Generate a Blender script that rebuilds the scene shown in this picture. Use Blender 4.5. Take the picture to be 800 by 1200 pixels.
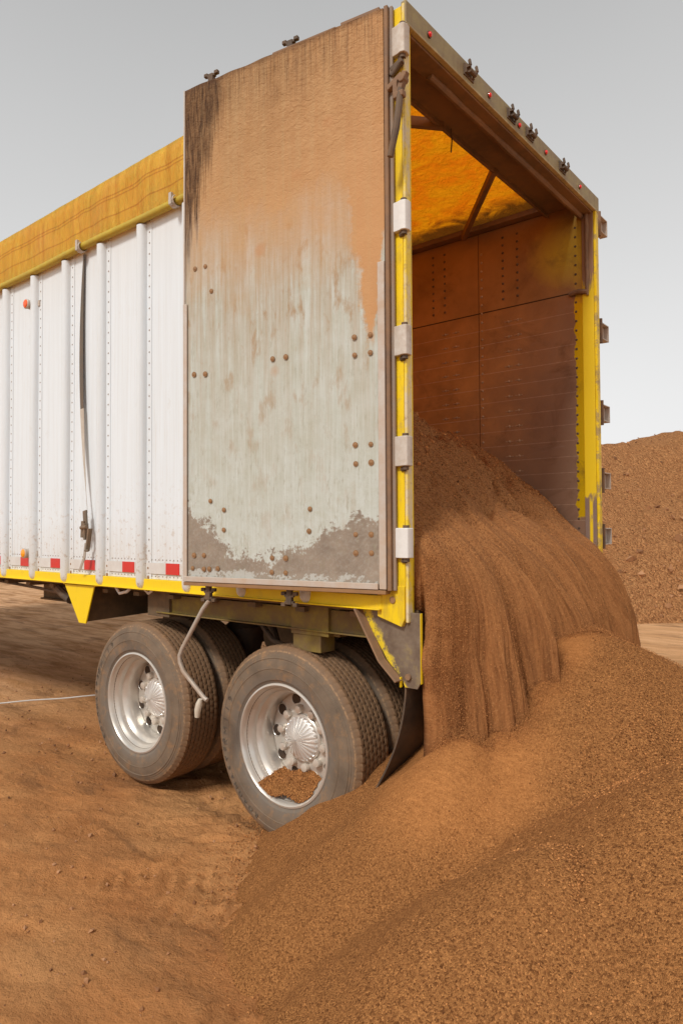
import bpy, math, random
import numpy as np
from mathutils import Vector, Matrix
random.seed(7); RNG = np.random.default_rng(11)
for o in list(bpy.data.objects): bpy.data.objects.remove(o)
S = bpy.context.scene
COL = S.collection
R = math.radians
ZO = 1.63            # height of the modelling datum above the ground

# ------------------------------------------------------------------ camera
cd = bpy.data.cameras.new('camera'); cam = bpy.data.objects.new('camera', cd); COL.objects.link(cam)
yaw, pitch, roll = 2.2603, 0.0246, -0.0052
F = Vector((math.cos(pitch)*math.cos(yaw), math.cos(pitch)*math.sin(yaw), math.sin(pitch)))
R0 = Vector((math.sin(yaw), -math.cos(yaw), 0)); U0 = R0.cross(F)
RR = math.cos(roll)*R0 + math.sin(roll)*U0; UU = math.cos(roll)*U0 - math.sin(roll)*R0
m = Matrix((RR, UU, -F)).transposed().to_4x4()
m.translation = Vector((1.7057, -2.5376, -0.0374 + ZO))
cam.matrix_world = m
cd.sensor_fit = 'HORIZONTAL'; cd.sensor_width = 36; cd.lens = 36*814.07/800
cd.clip_start = 0.05; cd.clip_end = 2000
S.camera = cam

# ------------------------------------------------------------------ sky and sun
W = bpy.data.worlds.new('World'); S.world = W; W.use_nodes = True
SUN_EL, SUN_AZ = R(46), R(-84)          # azimuth: direction towards the sun, ccw from +x
wn = W.node_tree; wn.nodes.clear()
wo = wn.nodes.new('ShaderNodeOutputWorld'); wb = wn.nodes.new('ShaderNodeBackground')
sk = wn.nodes.new('ShaderNodeTexSky'); sk.sky_type = 'NISHITA'; sk.sun_disc = False
sk.sun_elevation = SUN_EL; sk.sun_rotation = math.pi/2 - SUN_AZ
sk.air_density = 1.0; sk.dust_density = 4.0; sk.ozone_density = 1.0
hs = wn.nodes.new('ShaderNodeHueSaturation'); hs.inputs['Saturation'].default_value = 0.04
ov = wn.nodes.new('ShaderNodeTexCoord'); sx = wn.nodes.new('ShaderNodeSeparateXYZ')
mr = wn.nodes.new('ShaderNodeMapRange'); mr.inputs[1].default_value = 0.0; mr.inputs[2].default_value = 0.75
mr.inputs[3].default_value = 7.8; mr.inputs[4].default_value = 3.3
cn = wn.nodes.new('ShaderNodeTexNoise'); cn.inputs['Scale'].default_value = 1.3; cn.inputs['Detail'].default_value = 3
cm = wn.nodes.new('ShaderNodeMapRange'); cm.inputs[3].default_value = 0.93; cm.inputs[4].default_value = 1.07
mu = wn.nodes.new('ShaderNodeMath'); mu.operation = 'MULTIPLY'
cc = wn.nodes.new('ShaderNodeCombineColor')
mx = wn.nodes.new('ShaderNodeMix'); mx.data_type = 'RGBA'; mx.inputs['Factor'].default_value = 0.85
tint = wn.nodes.new('ShaderNodeMix'); tint.data_type = 'RGBA'; tint.blend_type = 'MULTIPLY'; tint.inputs['Factor'].default_value = 1
tint.inputs['B'].default_value = (1.0, 1.0, 1.0, 1)
l = wn.links.new
l(sk.outputs[0], hs.inputs['Color']); l(ov.outputs['Generated'], sx.inputs[0]); l(sx.outputs[2], mr.inputs[0])
l(ov.outputs['Generated'], cn.inputs['Vector']); l(cn.outputs['Fac'], cm.inputs[0])
l(mr.outputs[0], mu.inputs[0]); l(cm.outputs[0], mu.inputs[1])
for i in range(3): l(mu.outputs[0], cc.inputs[i])
l(hs.outputs[0], mx.inputs['A']); l(cc.outputs[0], mx.inputs['B']); l(mx.outputs['Result'], tint.inputs['A'])
l(tint.outputs['Result'], wb.inputs['Color']); wb.inputs['Strength'].default_value = 0.082
l(wb.outputs[0], wo.inputs['Surface'])
sd = bpy.data.lights.new('sun', 'SUN'); sun = bpy.data.objects.new('sun', sd); COL.objects.link(sun)
sd.energy = 1.5; sd.angle = R(10); sd.color = (1, .97, .92)
sdir = Vector((math.cos(SUN_EL)*math.cos(SUN_AZ), math.cos(SUN_EL)*math.sin(SUN_AZ), math.sin(SUN_EL)))
sun.rotation_euler = sdir.to_track_quat('Z', 'Y').to_euler()
S.render.engine = 'CYCLES'
S.view_settings.view_transform = 'Standard'; S.view_settings.look = 'None'
S.view_settings.gamma = 1; S.view_settings.use_curve_mapping = False
S.view_settings.exposure = 0.66
S.cycles.max_bounces = 8; S.cycles.diffuse_bounces = 5; S.cycles.transmission_bounces = 4

# ------------------------------------------------------------------ material helpers
class Mat:
    def __init__(s, name):
        s.m = bpy.data.materials.new(name); s.m.use_nodes = True
        s.t = s.m.node_tree; s.b = s.t.nodes['Principled BSDF']; s.o = s.t.nodes['Material Output']
        s._p = None
    def n(s, typ, **kw):
        nd = s.t.nodes.new(typ)
        for k, v in kw.items(): setattr(nd, k, v)
        return nd
    def put(s, sock, v):
        if v is None: return
        if isinstance(v, bpy.types.NodeSocket): s.t.links.new(v, sock)
        else:
            if isinstance(v, tuple) and len(v) == 3 and sock.type == 'RGBA': v = (*v, 1)
            sock.default_value = v
    def pos(s):
        if s._p is None:
            g = s.n('ShaderNodeNewGeometry'); a = s.n('ShaderNodeVectorMath', operation='SUBTRACT')
            s.put(a.inputs[0], g.outputs['Position']); a.inputs[1].default_value = (0, 0, ZO)
            s._p = a.outputs[0]
        return s._p
    def xyz(s, v=None):
        q = s.n('ShaderNodeSeparateXYZ'); s.put(q.inputs[0], v or s.pos()); return q.outputs
    def uv(s): return s.n('ShaderNodeTexCoord').outputs['UV']
    def objc(s): return s.n('ShaderNodeTexCoord').outputs['Object']
    def sc(s, v, x, y, z):
        a = s.n('ShaderNodeVectorMath', operation='MULTIPLY'); s.put(a.inputs[0], v); a.inputs[1].default_value = (x, y, z)
        return a.outputs[0]
    def noise(s, scale=1, detail=4, rough=.55, v=None, st=(1,1,1), dist=0):
        q = s.n('ShaderNodeTexNoise'); v = v or s.pos()
        if st != (1,1,1): v = s.sc(v, *st)
        s.put(q.inputs['Vector'], v); q.inputs['Scale'].default_value = scale
        q.inputs['Detail'].default_value = detail; q.inputs['Roughness'].default_value = rough; q.inputs['Distortion'].default_value = dist
        return q.outputs['Fac']
    def voro(s, scale, v=None, feature='F1', out='Distance', rnd=1):
        q = s.n('ShaderNodeTexVoronoi', feature=feature); s.put(q.inputs['Vector'], v or s.pos())
        q.inputs['Scale'].default_value = scale; q.inputs['Randomness'].default_value = rnd
        return q.outputs[out]
    def mr(s, f, a, b, c=0., d=1., smooth=False):
        q = s.n('ShaderNodeMapRange', interpolation_type='SMOOTHSTEP' if smooth else 'LINEAR')
        s.put(q.inputs[0], f)
        for i, v in zip((1,2,3,4), (a,b,c,d)): s.put(q.inputs[i], v)
        return q.outputs[0]
    def ma(s, op, a, b=None, c=None):
        q = s.n('ShaderNodeMath', operation=op); s.put(q.inputs[0], a); s.put(q.inputs[1], b); s.put(q.inputs[2], c)
        return q.outputs[0]
    def mix(s, f, a, b, mode='MIX'):
        q = s.n('ShaderNodeMix', data_type='RGBA', blend_type=mode)
        s.put(q.inputs['Factor'], f); s.put(q.inputs['A'], a); s.put(q.inputs['B'], b)
        return q.outputs['Result']
    def ramp(s, f, *stops):
        q = s.n('ShaderNodeValToRGB'); e = q.color_ramp.elements
        while len(e) < len(stops): e.new(.5)
        for i, (p, c) in enumerate(stops): e[i].position = p; e[i].color = (*c, 1)
        s.put(q.inputs[0], f); return q.outputs[0]
    def bump(s, h, strength=.5, dist=.01, nrm=None):
        q = s.n('ShaderNodeBump'); q.inputs['Strength'].default_value = strength; q.inputs['Distance'].default_value = dist
        s.put(q.inputs['Height'], h); s.put(q.inputs['Normal'], nrm); return q.outputs[0]
    def done(s, col=None, rough=None, metal=None, nrm=None, spec=None):
        s.put(s.b.inputs['Base Color'], col); s.put(s.b.inputs['Roughness'], rough)
        s.put(s.b.inputs['Metallic'], metal); s.put(s.b.inputs['Normal'], nrm)
        if spec is not None: s.b.inputs['Specular IOR Level'].default_value = spec
        return s.m

DUST = (.36, .19, .085)
def m_plain(name, c, rough=.6, metal=0., dust=.3, var=.25, dc=DUST, bump=.15, ns=14, spec=.4):
    q = Mat(name); n1 = q.noise(ns, 5, .65); n2 = q.noise(2.2, 4, .6)
    c2 = tuple(v*(1-var) for v in c); base = q.mix(n1, c, c2)
    f = q.ma('MULTIPLY', q.mr(q.ma('ADD', q.ma('MULTIPLY', n1, .5), q.ma('MULTIPLY', n2, .5)), .40, .62), 1.0)
    f = q.ma('MULTIPLY', f, dust*1.6); f = q.ma('MINIMUM', q.ma('ADD', f, dust*.35), 1.0)
    col = q.mix(f, base, dc)
    return q.done(col, q.mr(f, 0, 1, rough, .9), q.mr(f, 0, .6, metal, 0.) if metal else 0., q.bump(n1, bump, .004), spec)

M = {}
def mats():
    # white ribbed side
    q = Mat('white_paint'); x, y, z = q.xyz()
    st = q.noise(1, 4, .6, st=(30, 30, .8)); n = q.noise(3, 5, .6); f1 = q.noise(45, 4, .6)
    c = q.mix(q.mr(st, .35, .8), (.77,.83,.87), (.70,.74,.76))
    low = q.mr(q.ma('ADD', z, q.ma('MULTIPLY', n, .35)), -.25, .25, .5, 0.)
    c = q.mix(q.ma('MULTIPLY', low, q.mr(st, .3, .7, .4, 1.)), c, (.55,.42,.28))
    up = q.mr(q.ma('SUBTRACT', z, q.ma('MULTIPLY', st, .5)), 1.2, 1.75, 0., .25)
    c = q.mix(up, c, (.66,.60,.50))
    sm = q.mr(q.noise(5, 6, .7, st=(1,1,.5)), .62, .75, 0., .28); c = q.mix(sm, c, (.5,.42,.32)); rib_d = q.mr(q.noise(1, 5, .7, st=(70, 70, 2.5)), .54, .70, 0., .30); c = q.mix(q.ma('MULTIPLY', rib_d, q.mr(n, .35, .65)), c, (.55,.45,.33)); spl = q.ma('MULTIPLY', q.mr(q.noise(26, 4, .7), .56, .64), q.mr(z, -.33, .35, .55, 0.)); c = q.mix(spl, c, (.42,.26,.13))
    M['white'] = q.done(c, .42, 0, q.bump(f1, .05, .002), .4)
    # yellow paint
    def yel(name, wear, dirt):
        q = Mat(name); n = q.noise(9, 6, .7); n2 = q.noise(40, 4, .6, st=(1,1,.25)); n3 = q.noise(2.5, 4, .6)
        c = q.mix(n3, (.92,.66,.010), (.84,.57,.008))
        c = q.mix(q.mr(n, .58-wear*.25, .66-wear*.2, 0., .85*min(1,wear*3)), c, (.34,.25,.15))
        c = q.mix(q.mr(q.ma('ADD', q.ma('MULTIPLY', n2, .5), q.ma('MULTIPLY', n3, .5)), .62-dirt*.4, .85-dirt*.35, 0., .9*min(1, dirt*2.2)), c, (.27,.15,.05))
        return q.done(c, q.mr(n, .4, .7, .4, .7), 0, q.bump(n2, .1, .002), .4)
    M['yellow'] = yel('yellow_paint', .05, .16); M['yellow_worn'] = yel('worn_yellow_paint', .3, .3); M['yellow_dirty'] = None; M['yellow_post'] = yel('smudged_yellow_paint', .12, .34)
    q = Mat('scraped_gusset_paint'); x, y, z = q.xyz(); n = q.noise(12, 6, .7); sk = q.ma('ADD', q.ma('ADD', q.ma('MULTIPLY', x, .84), q.ma('MULTIPLY', z, .54)), q.ma('MULTIPLY', n, .10)); yl = q.ma('MULTIPLY', q.mr(q.ma('ABSOLUTE', q.ma('ADD', sk, .385)), .012, .03, 1., 0.), q.mr(q.noise(30, 5, .7), .38, .5))
    c = q.mix(q.mr(n, .35, .65), (.22,.165,.115), (.135,.09,.06)); c = q.mix(q.mr(q.noise(5, 5, .7), .5, .6, 0., .4), c, (.40,.30,.10)); c = q.mix(q.ma('MULTIPLY', yl, .95), c, (.80,.58,.02))
    M['yellow_dirty'] = q.done(c, .6, 0, q.bump(n, .25, .004))
    # header: olive grimy
    q = Mat('grimy_yellow_paint'); n = q.noise(7, 6, .7, st=(1,1,2)); n2 = q.noise(30, 4, .6, st=(1,1,.2))
    x, y, z = q.xyz()
    c = q.mix(q.mr(n, .35, .65), (.36,.29,.13), (.28,.21,.12)); c = q.mix(q.mr(n2, .5, .75, 0., .6), c, (.22,.14,.07))
    c = q.mix(q.mr(q.ma('ADD', z, q.ma('MULTIPLY', n, .03)), 2.225, 2.24, .9, 0.), c, (.66,.56,.33))
    M['header'] = q.done(c, .65, 0, q.bump(n, .3, .004))
    q = Mat('worn_paint_edge'); n = q.noise(6, 5, .7, st=(1,1,.5)); n2 = q.noise(35, 4, .6)
    c = q.mix(q.mr(n, .44, .56), (.70,.58,.36), (.85,.62,.03)); c = q.mix(q.mr(n2, .55, .75, 0., .6), c, (.36,.22,.11))
    M['edge'] = q.done(c, .5)
    # open door face : dust on top, bare galvanised steel below
    q = Mat('dusty_galvanised_face'); x, y, z = q.xyz()
    u = q.mr(x, -1.24, -.09, 0., 1.); v = q.mr(z, 2.30, -.29, 0., 1.)
    drip = q.noise(1, 5, .7, st=(27,27,1.3), dist=.25); drip2 = q.noise(1, 5, .7, st=(95,95,3.0)); big = q.noise(2.4, 4, .55); mid = q.noise(9, 6, .65); fine = q.noise(70, 5, .7)
    galv = q.mix(q.mr(mid, .3, .7), (.53,.56,.51), (.45,.46,.38))
    galv = q.mix(q.mr(drip2, .45, .75, 0., .55), galv, (.66,.70,.67))
    rust = q.ma('MULTIPLY', q.mr(drip, .40, .66), q.mr(v, .42, .80, .62, .03))
    galv = q.mix(rust, galv, (.36,.20,.07))
    rr = q.ma('MULTIPLY', q.mr(q.noise(16,5,.6, st=(1,1,.4)), .56, .68, 0., .7), q.mr(v, .5, .8, 1., .35)); galv = q.mix(rr, galv, (.36,.21,.09))
    # bare brown patches low down
    pl = q.ma('SUBTRACT', v, q.mr(u, .0, .42, .84, 1.02)); pr = q.ma('SUBTRACT', v, q.mr(u, .45, 1., .955, .865))
    pm = q.ma('MAXIMUM', pl, pr); pm = q.ma('ADD', pm, q.ma('MULTIPLY', q.ma('SUBTRACT', mid, .5), .14)); pm = q.ma('ADD', pm, q.ma('MULTIPLY', q.ma('SUBTRACT', fine, .5), .075))
    bare = q.mr(pm, -.004, .006)
    white = q.ma('MULTIPLY', q.mr(pm, -.14, .0, 0., .6), q.mr(q.noise(22, 6, .75), .40, .62))
    c = q.mix(white, galv, (.60,.64,.61))
    brown = q.mix(q.mr(mid,.3,.7), (.34,.27,.205), (.21,.16,.12)); c = q.mix(q.ma('MULTIPLY', bare, q.mr(fine, .3, .55, .75, .97)), c, brown)
    flk = q.ma('MULTIPLY', q.mr(q.ma('ADD', q.ma('MULTIPLY', mid, .4), q.ma('ADD', q.ma('MULTIPLY', fine, .3), q.mr(v, .955, .985, 0., .3))), .64, .66), q.mr(v, .94, .96)); c = q.mix(q.ma('MULTIPLY', flk, .65), c, (.58,.60,.56))
    gr_ = q.ma('MULTIPLY', q.mr(q.noise(1,6,.7,st=(60,60,14)), .56, .66, 0., .5), q.mr(v, .45, .95, .4, 1.)); c = q.mix(gr_, c, (.30,.27,.18))
    # dust
    un = q.ma('ADD', u, q.ma('ADD', q.ma('MULTIPLY', q.ma('SUBTRACT', mid, .5), .09), q.ma('MULTIPLY', q.ma('SUBTRACT', fine, .5), .03))); low = q.ma('ADD', .36, q.mr(un, .84, .93, 0., .20)); low = q.ma('SUBTRACT', low, q.mr(un, .955, .99, 0., .15)); low = q.ma('ADD', low, q.ma('MULTIPLY', q.ma('SUBTRACT', mid, .5), .08))
    low = q.ma('ADD', low, q.ma('MULTIPLY', q.ma('SUBTRACT', big, .5), .22)); low = q.ma('ADD', low, q.ma('MULTIPLY', q.ma('SUBTRACT', drip, .5), .06)); low = q.ma('ADD', low, q.ma('MULTIPLY', q.ma('SUBTRACT', fine, .5), .03))
    soft = q.mr(u, .78, .92, .20, .05)
    df = q.n('ShaderNodeMapRange'); q.put(df.inputs[0], q.ma('DIVIDE', q.ma('SUBTRACT', low, v), soft)); df.inputs[1].default_value = -.5; df.inputs[2].default_value = .5
    df = df.outputs[0]
    dust = q.mix(q.mr(v, .05, .3), (.36,.19,.075), (.50,.27,.115)); dust = q.mix(q.mr(mid, .35, .65, 0., .45), dust, (.58,.34,.16))
    dust = q.mix(q.ma('MULTIPLY', q.mr(drip, .45, .7), .35), dust, (.50,.37,.20))
    dust = q.mix(q.ma('MULTIPLY', q.mr(u, .5, .95), .35), dust, (.62,.31,.13))
    c = q.mix(q.ma('MULTIPLY', df, .97), c, dust)
    sp = q.mr(q.voro(2.6), .05, .11, 1., 0.); c = q.mix(q.ma('MULTIPLY', q.ma('MULTIPLY', sp, .5), q.mr(v, .6, .75, 1., 0.)), c, (.50,.25,.11))
    # wet dark stain at the free top corner
    e = q.ma('ADD', v, q.ma('MULTIPLY', u, 1.45)); e = q.ma('ADD', e, q.ma('MULTIPLY', q.ma('SUBTRACT', drip, .5), .42)); e = q.ma('ADD', e, q.ma('MULTIPLY', q.ma('SUBTRACT', drip2, .5), .18))
    wet = q.mr(e, .30, .40, .96, 0.); wet = q.ma('MULTIPLY', wet, q.mr(q.ma('ADD', u, q.ma('MULTIPLY', drip2, .06)), .235, .275, 1., 0.)); hn = q.ma('MULTIPLY', q.mr(q.ma('ADD', v, q.ma('MULTIPLY', drip, .12)), .09, .17, .55, 0.), q.mr(drip2, .42, .62)); wet = q.ma('MAXIMUM', wet, hn); wet = q.ma('MULTIPLY', wet, q.mr(q.noise(1, 4, .7, st=(130,130,9)), .3, .6, .35, 1.))
    c = q.mix(wet, c, (.050,.022,.010))
    ed = q.ma('MAXIMUM', q.mr(v, .0, .012, .55, 0.), q.mr(u, .0, .012, .6, 0.)); c = q.mix(ed, c, (.12,.06,.03))
    cake = q.ma('MULTIPLY', q.noise(38, 4, .6, st=(1,1,1.4), dist=.6), df)
    hgt = q.ma('ADD', q.ma('MULTIPLY', cake, q.mr(v, .1, .35, 1.6, .3)), q.ma('MULTIPLY', fine, .12))
    M['door'] = q.done(c, q.mr(df, 0, 1, .5, .9), 0, q.bump(hgt, .55, .012), .3)
    M['rivet'] = m_plain('rusty_rivet', (.30,.17,.08), .6, .3, .4)
    M['alu'] = m_plain('dusty_aluminium', (.62,.58,.53), .5, .35, .38, .2, (.50,.34,.22))
    M['hinge'] = m_plain('scuffed_light_metal', (.74,.69,.62), .5, .15, .30, .25, (.42,.30,.20), ns=30)
    M['hingew'] = m_plain('scuffed_white_metal', (.84,.83,.80), .5, .0, .06, .1, (.42,.30,.20), ns=30)
    M['brownsteel'] = m_plain('brown_caked_steel', (.20,.13,.09), .7, .2, .55, .3, (.30,.17,.09))
    M['darksteel'] = m_plain('dark_steel', (.09,.07,.055), .6, .4, .35, .3, (.22,.13,.07))
    M['under'] = m_plain('muddy_chassis', (.10,.075,.045), .8, 0, .55, .3, (.20,.125,.065))
    M['rod'] = m_plain('worn_rod', (.56,.52,.46), .4, .4, .3, .35, (.38,.24,.14), ns=9)
    M['grip'] = m_plain('pale_grip', (.74,.68,.56), .6, 0, .15)
    M['rim'] = m_plain('silver_wheel_paint', (.68,.65,.60), .24, .65, .16, .12, (.50,.36,.22), .05, spec=.5)
    M['hub'] = m_plain('chrome_hub', (.92,.90,.87), .27, .75, .08, .08, (.5,.38,.25), .03)
    M['hole'] = m_plain('dark_hole', (.02,.017,.015), .9, 0, .1)
    M['rubber'] = m_plain('black_rubber', (.035,.032,.03), .6, 0, .35, .2, (.20,.12,.065))
    M['strap'] = m_plain('grey_webbing', (.12,.115,.10), .85, 0, .15)
    M['tape'] = m_plain('silver_tape', (.74,.73,.70), .3, 0, .10, .1, spec=.6)
    M['red'] = m_plain('red_reflector', (.72,.02,.02), .3, 0, .05, .2, spec=.6)
    def lamp(name, c, e):
        q = Mat(name); n = q.voro(260); q.done(c, .15, 0, q.bump(n, .3, .002), .8); q.put(q.b.inputs['Emission Color'], c); q.b.inputs['Emission Strength'].default_value = e; return q.m
    M['lensr'] = lamp('orange_lens', (.95,.13,.02), 0.0); M['lensa'] = lamp('amber_lens', (.95,.36,.01), 0.0); M['lensred'] = lamp('red_lens', (.9,.015,.015), 0.0)
    # tyre : dusty rubber, shade painted into the tread grooves
    q = Mat('dusty_tyre_rubber'); n = q.noise(7, 5, .6); n2 = q.noise(60, 4, .6); ob = q.objc(); ox, oy, oz = q.xyz(ob)
    rad = q.ma('SQRT', q.ma('ADD', q.ma('MULTIPLY', ox, ox), q.ma('MULTIPLY', oz, oz)))
    c = q.mix(q.mr(n, .3, .7), (.215,.155,.105), (.13,.095,.066))
    c = q.mix(q.mr(q.ma('ADD', rad, q.ma('MULTIPLY', n2, .012)), .470, .505, 0., .75), c, (.23,.125,.06))
    c = q.mix(q.mr(q.ma('ADD', rad, q.ma('MULTIPLY', n, .05)), .36, .41, .65, 0.), c, (.17,.145,.12))
    ring = q.ma('MULTIPLY', q.mr(q.ma('ABSOLUTE', q.ma('SUBTRACT', rad, .478)), .0, .006, 1., 0.), q.mr(n2, .42, .6)); c = q.mix(q.ma('MULTIPLY', ring, .7), c, (.50,.30,.15))
    cr = q.ma('ADD', q.ma('SINE', q.ma('MULTIPLY', rad, 900.)), 0.)
    c = q.mix(q.mr(q.noise(18,5,.7), .52, .70, 0., .6), c, (.32,.18,.085))
    gv = q.ma('MULTIPLY', q.mr(rad, .4985, .5015, 1., 0.), q.mr(q.ma('ABSOLUTE', q.ma('SUBTRACT', q.ma('ABSOLUTE', oy), .1375)), .098, .104, 1., 0.)); c = q.mix(q.ma('MULTIPLY', gv, .85), c, (.045,.03,.02))  # groove floors darkened in the colour to stand for shade
    M['tyre'] = q.done(c, .72, 0, q.bump(q.ma('ADD', q.ma('MULTIPLY', n2, .6), q.ma('MULTIPLY', cr, .05)), .25, .003), .3)
    M['letters'] = m_plain('raised_tyre_letters', (.09,.072,.056), .7, 0, .4, .3, (.17,.13,.095))
    # tarp
    q = Mat('yellow_tarp'); x, y, z = q.xyz()
    fold = q.noise(1, 5, .65, st=(17, 17, 2.0), dist=.7); n = q.noise(3, 5, .6); n2 = q.noise(60, 3, .6)
    c = q.mix(q.mr(fold, .35, .7), (.98,.94,.13), (.86,.76,.10)); c = q.mix(q.mr(n, .45, .75, 0., .5), c, (.84,.70,.20))
    for zz in (2.150, 2.128, 2.012):
        ln = q.mr(q.ma('ABSOLUTE', q.ma('SUBTRACT', z, zz)), .0025, .006, .55, 0.); c = q.mix(ln, c, (.20,.13,.03))
    ds = q.mr(q.noise(1, 5, .7, st=(40,40,4)), .60, .8, 0., .2); c = q.mix(ds, c, (.25,.17,.06))
    nb = q.bump(fold, .85, .07)
    q.done(c, .55, 0, nb, .35)
    tr = q.n('ShaderNodeBsdfTranslucent'); ms = q.n('ShaderNodeMixShader'); ms.inputs[0].default_value = .60
    blot = q.noise(3.2, 6, .68, st=(1,1.6,1), dist=1.2); edge = q.mr(q.ma('ADD', y, q.ma('MULTIPLY', blot, .5)), 2.34, 2.50)
    tc = q.mix(q.mr(blot, .40, .62), (1., .33, .004), (1., .22, .003)); tc = q.mix(q.mr(q.noise(7,5,.7,st=(1,2,1)), .55, .72, 0., .45), tc, (.55,.12,.003)); tc = q.mix(edge, tc, (.12,.035,.004))
    q.put(tr.inputs['Color'], tc); q.put(tr.inputs['Normal'], nb)
    q.put(ms.inputs[1], q.b.outputs[0]); q.put(ms.inputs[2], tr.outputs[0]); q.put(q.o.inputs['Surface'], ms.outputs[0])
    M['tarp'] = q.m
    # inner wall
    q = Mat('dusty_inner_wall'); x, y, z = q.xyz()
    n = q.noise(4, 6, .65); n2 = q.noise(1, 5, .65, st=(9,9,1.2)); fine = q.noise(50, 4, .6)
    c = q.mix(q.mr(n, .3, .7), (.56,.28,.10), (.34,.165,.06))
    bare = q.mr(q.ma('ADD', q.ma('ADD', x, q.ma('MULTIPLY', z, -.35)), q.ma('MULTIPLY', n, .5)), -1.2, -.3)
    bare = q.ma('MULTIPLY', bare, q.mr(z, 1.62, 1.70, 1., 0.)); c = q.mix(q.ma('MULTIPLY', bare, .8), c, (.36,.25,.19))
    pz = q.ma('PINGPONG', q.ma('ADD', z, 3.), .058); ln = q.mr(pz, .0, .004, 1., 0.); ln = q.ma('MULTIPLY', ln, q.mr(z, 1.60, 1.62, 1., 0.))
    c = q.mix(q.ma('MULTIPLY', ln, q.mr(fine, .3, .7, .3, .9)), c, (.66,.50,.38))
    sm = q.mr(q.noise(1, 5, .7, st=(3,3,14), dist=1.), .58, .75, 0., .35); c = q.mix(q.ma('MULTIPLY', sm, bare), c, (.48,.38,.32))
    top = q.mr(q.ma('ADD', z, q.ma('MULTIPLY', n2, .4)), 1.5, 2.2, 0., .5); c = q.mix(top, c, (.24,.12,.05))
    # yellow overspray and the painted edge strip
    d2 = q.ma('ADD', q.ma('POWER', q.ma('DIVIDE', q.ma('ADD', x, .12), .42), 2.), q.ma('POWER', q.ma('DIVIDE', q.ma('SUBTRACT', z, 1.98), .30), 2.))
    pt = q.mr(q.ma('ADD', d2, q.ma('MULTIPLY', n, .9)), .2, 1.5, .9, 0.); c = q.mix(pt, c, (.62,.45,.02))
    jag = q.noise(1, 4, .6, st=(3,3,14)); ex = q.mr(q.ma('ADD', x, q.ma('MULTIPLY', jag, .07)), -.125, -.118); ex = q.ma('MULTIPLY', ex, q.mr(q.ma('ADD', z, q.ma('MULTIPLY', n, .5)), .28, .32)); ex = q.ma('MULTIPLY', ex, q.mr(q.ma('ADD', z, q.ma('MULTIPLY', jag, .2)), 1.70, 1.78, 1., .12))
    c = q.mix(ex, c, (.80,.56,.01))
    seam = q.mr(q.ma('ABSOLUTE', q.ma('SUBTRACT', z, 1.665)), .003, .006, 1., 0.); c = q.mix(seam, c, (.03,.015,.01))
    seam = q.mr(q.ma('ABSOLUTE', q.ma('ADD', x, .93)), .002, .005, .8, 0.); c = q.mix(seam, c, (.06,.03,.015))
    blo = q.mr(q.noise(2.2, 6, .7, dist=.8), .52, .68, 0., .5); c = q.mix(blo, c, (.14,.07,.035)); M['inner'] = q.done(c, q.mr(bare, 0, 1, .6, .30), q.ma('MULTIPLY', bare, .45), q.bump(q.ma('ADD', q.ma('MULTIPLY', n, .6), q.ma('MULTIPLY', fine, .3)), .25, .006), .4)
    q = Mat('bare_post_paint'); x, y, z = q.xyz(); jag = q.noise(1, 4, .6, st=(30,30,6)); n = q.noise(8, 5, .65)
    yl = q.ma('MULTIPLY', q.mr(q.ma('ADD', z, q.ma('MULTIPLY', jag, .25)), .28, .31), q.mr(q.ma('ADD', z, q.ma('MULTIPLY', jag, .5)), 1.93, 2.02, 1., .0))
    drips = q.ma('MULTIPLY', q.mr(q.ma('ABSOLUTE', q.ma('ADD', x, .055)), .008, .014, 1., 0.), q.mr(jag, .38, .5)); yl = q.ma('MAXIMUM', yl, q.ma('MULTIPLY', drips, q.mr(z, 1.6, 1.7, 1., 0.)))
    c = q.mix(n, (.28,.20,.165), (.20,.13,.10)); c = q.mix(q.mr(z, 1.5, 1.8), c, (.30,.165,.09)); c = q.mix(yl, c, (.83,.58,.01))
    M['postin'] = q.done(c, .5, 0, q.bump(n, .2, .004))
    # soil family
    def soil(name, dark, mid_, pale, s1, bs, bd, streak=False, isl=False):  # dark, middle and pale soil tones, varied at random from grain to grain
        q = Mat(name); pos = q.pos()
        if isl:
            g = q.n('ShaderNodeNewGeometry'); c = q.ramp(g.outputs['Random Per Island'], (0, dark), (.35, mid_), (.8, pale), (1., tuple(min(1, v*1.2) for v in pale)))
            return q.done(c, .9, 0, None, .25)
        wv = q.noise(s1*.35, 3, .6); big = q.noise(1.6, 4, .6)
        v1 = q.voro(s1, out='Color'); cr = q.xyz(v1)[0]; d1 = q.voro(s1); d2 = q.voro(s1*2.3)
        c = q.ramp(cr, (0, dark), (.35, mid_), (.85, pale), (1, tuple(min(1, v*1.35) for v in pale)))
        c = q.mix(q.mr(q.noise(s1*1.7, 3, .7), .35, .7, 0., .5), c, mid_)
        c = q.mix(q.mr(big, .4, .7, 0., .35), c, mid_)
        h = q.ma('ADD', q.ma('MULTIPLY', d1, -1.), q.ma('MULTIPLY', d2, -.5)); h = q.ma('ADD', h, q.ma('MULTIPLY', wv, .8))
        if name == 'granular_soil':
            x, y, z = q.xyz(); n4 = q.ma('MULTIPLY', q.ma('SUBTRACT', q.noise(5, 4, .65), .5), .9)
            e1 = q.ma('ADD', q.ma('POWER', q.ma('DIVIDE', q.ma('SUBTRACT', x, .22), .40), 2.), q.ma('POWER', q.ma('DIVIDE', q.ma('SUBTRACT', y, .05), .42), 2.))
            e2 = q.ma('ADD', q.ma('POWER', q.ma('DIVIDE', q.ma('SUBTRACT', x, .34), .22), 2.), q.ma('POWER', q.ma('DIVIDE', q.ma('SUBTRACT', y, 1.3), 1.25), 4.))
            ft = q.mr(q.ma('ADD', q.ma('MINIMUM', e1, e2), n4), .15, 1.5, 1., 0., True)
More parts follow.
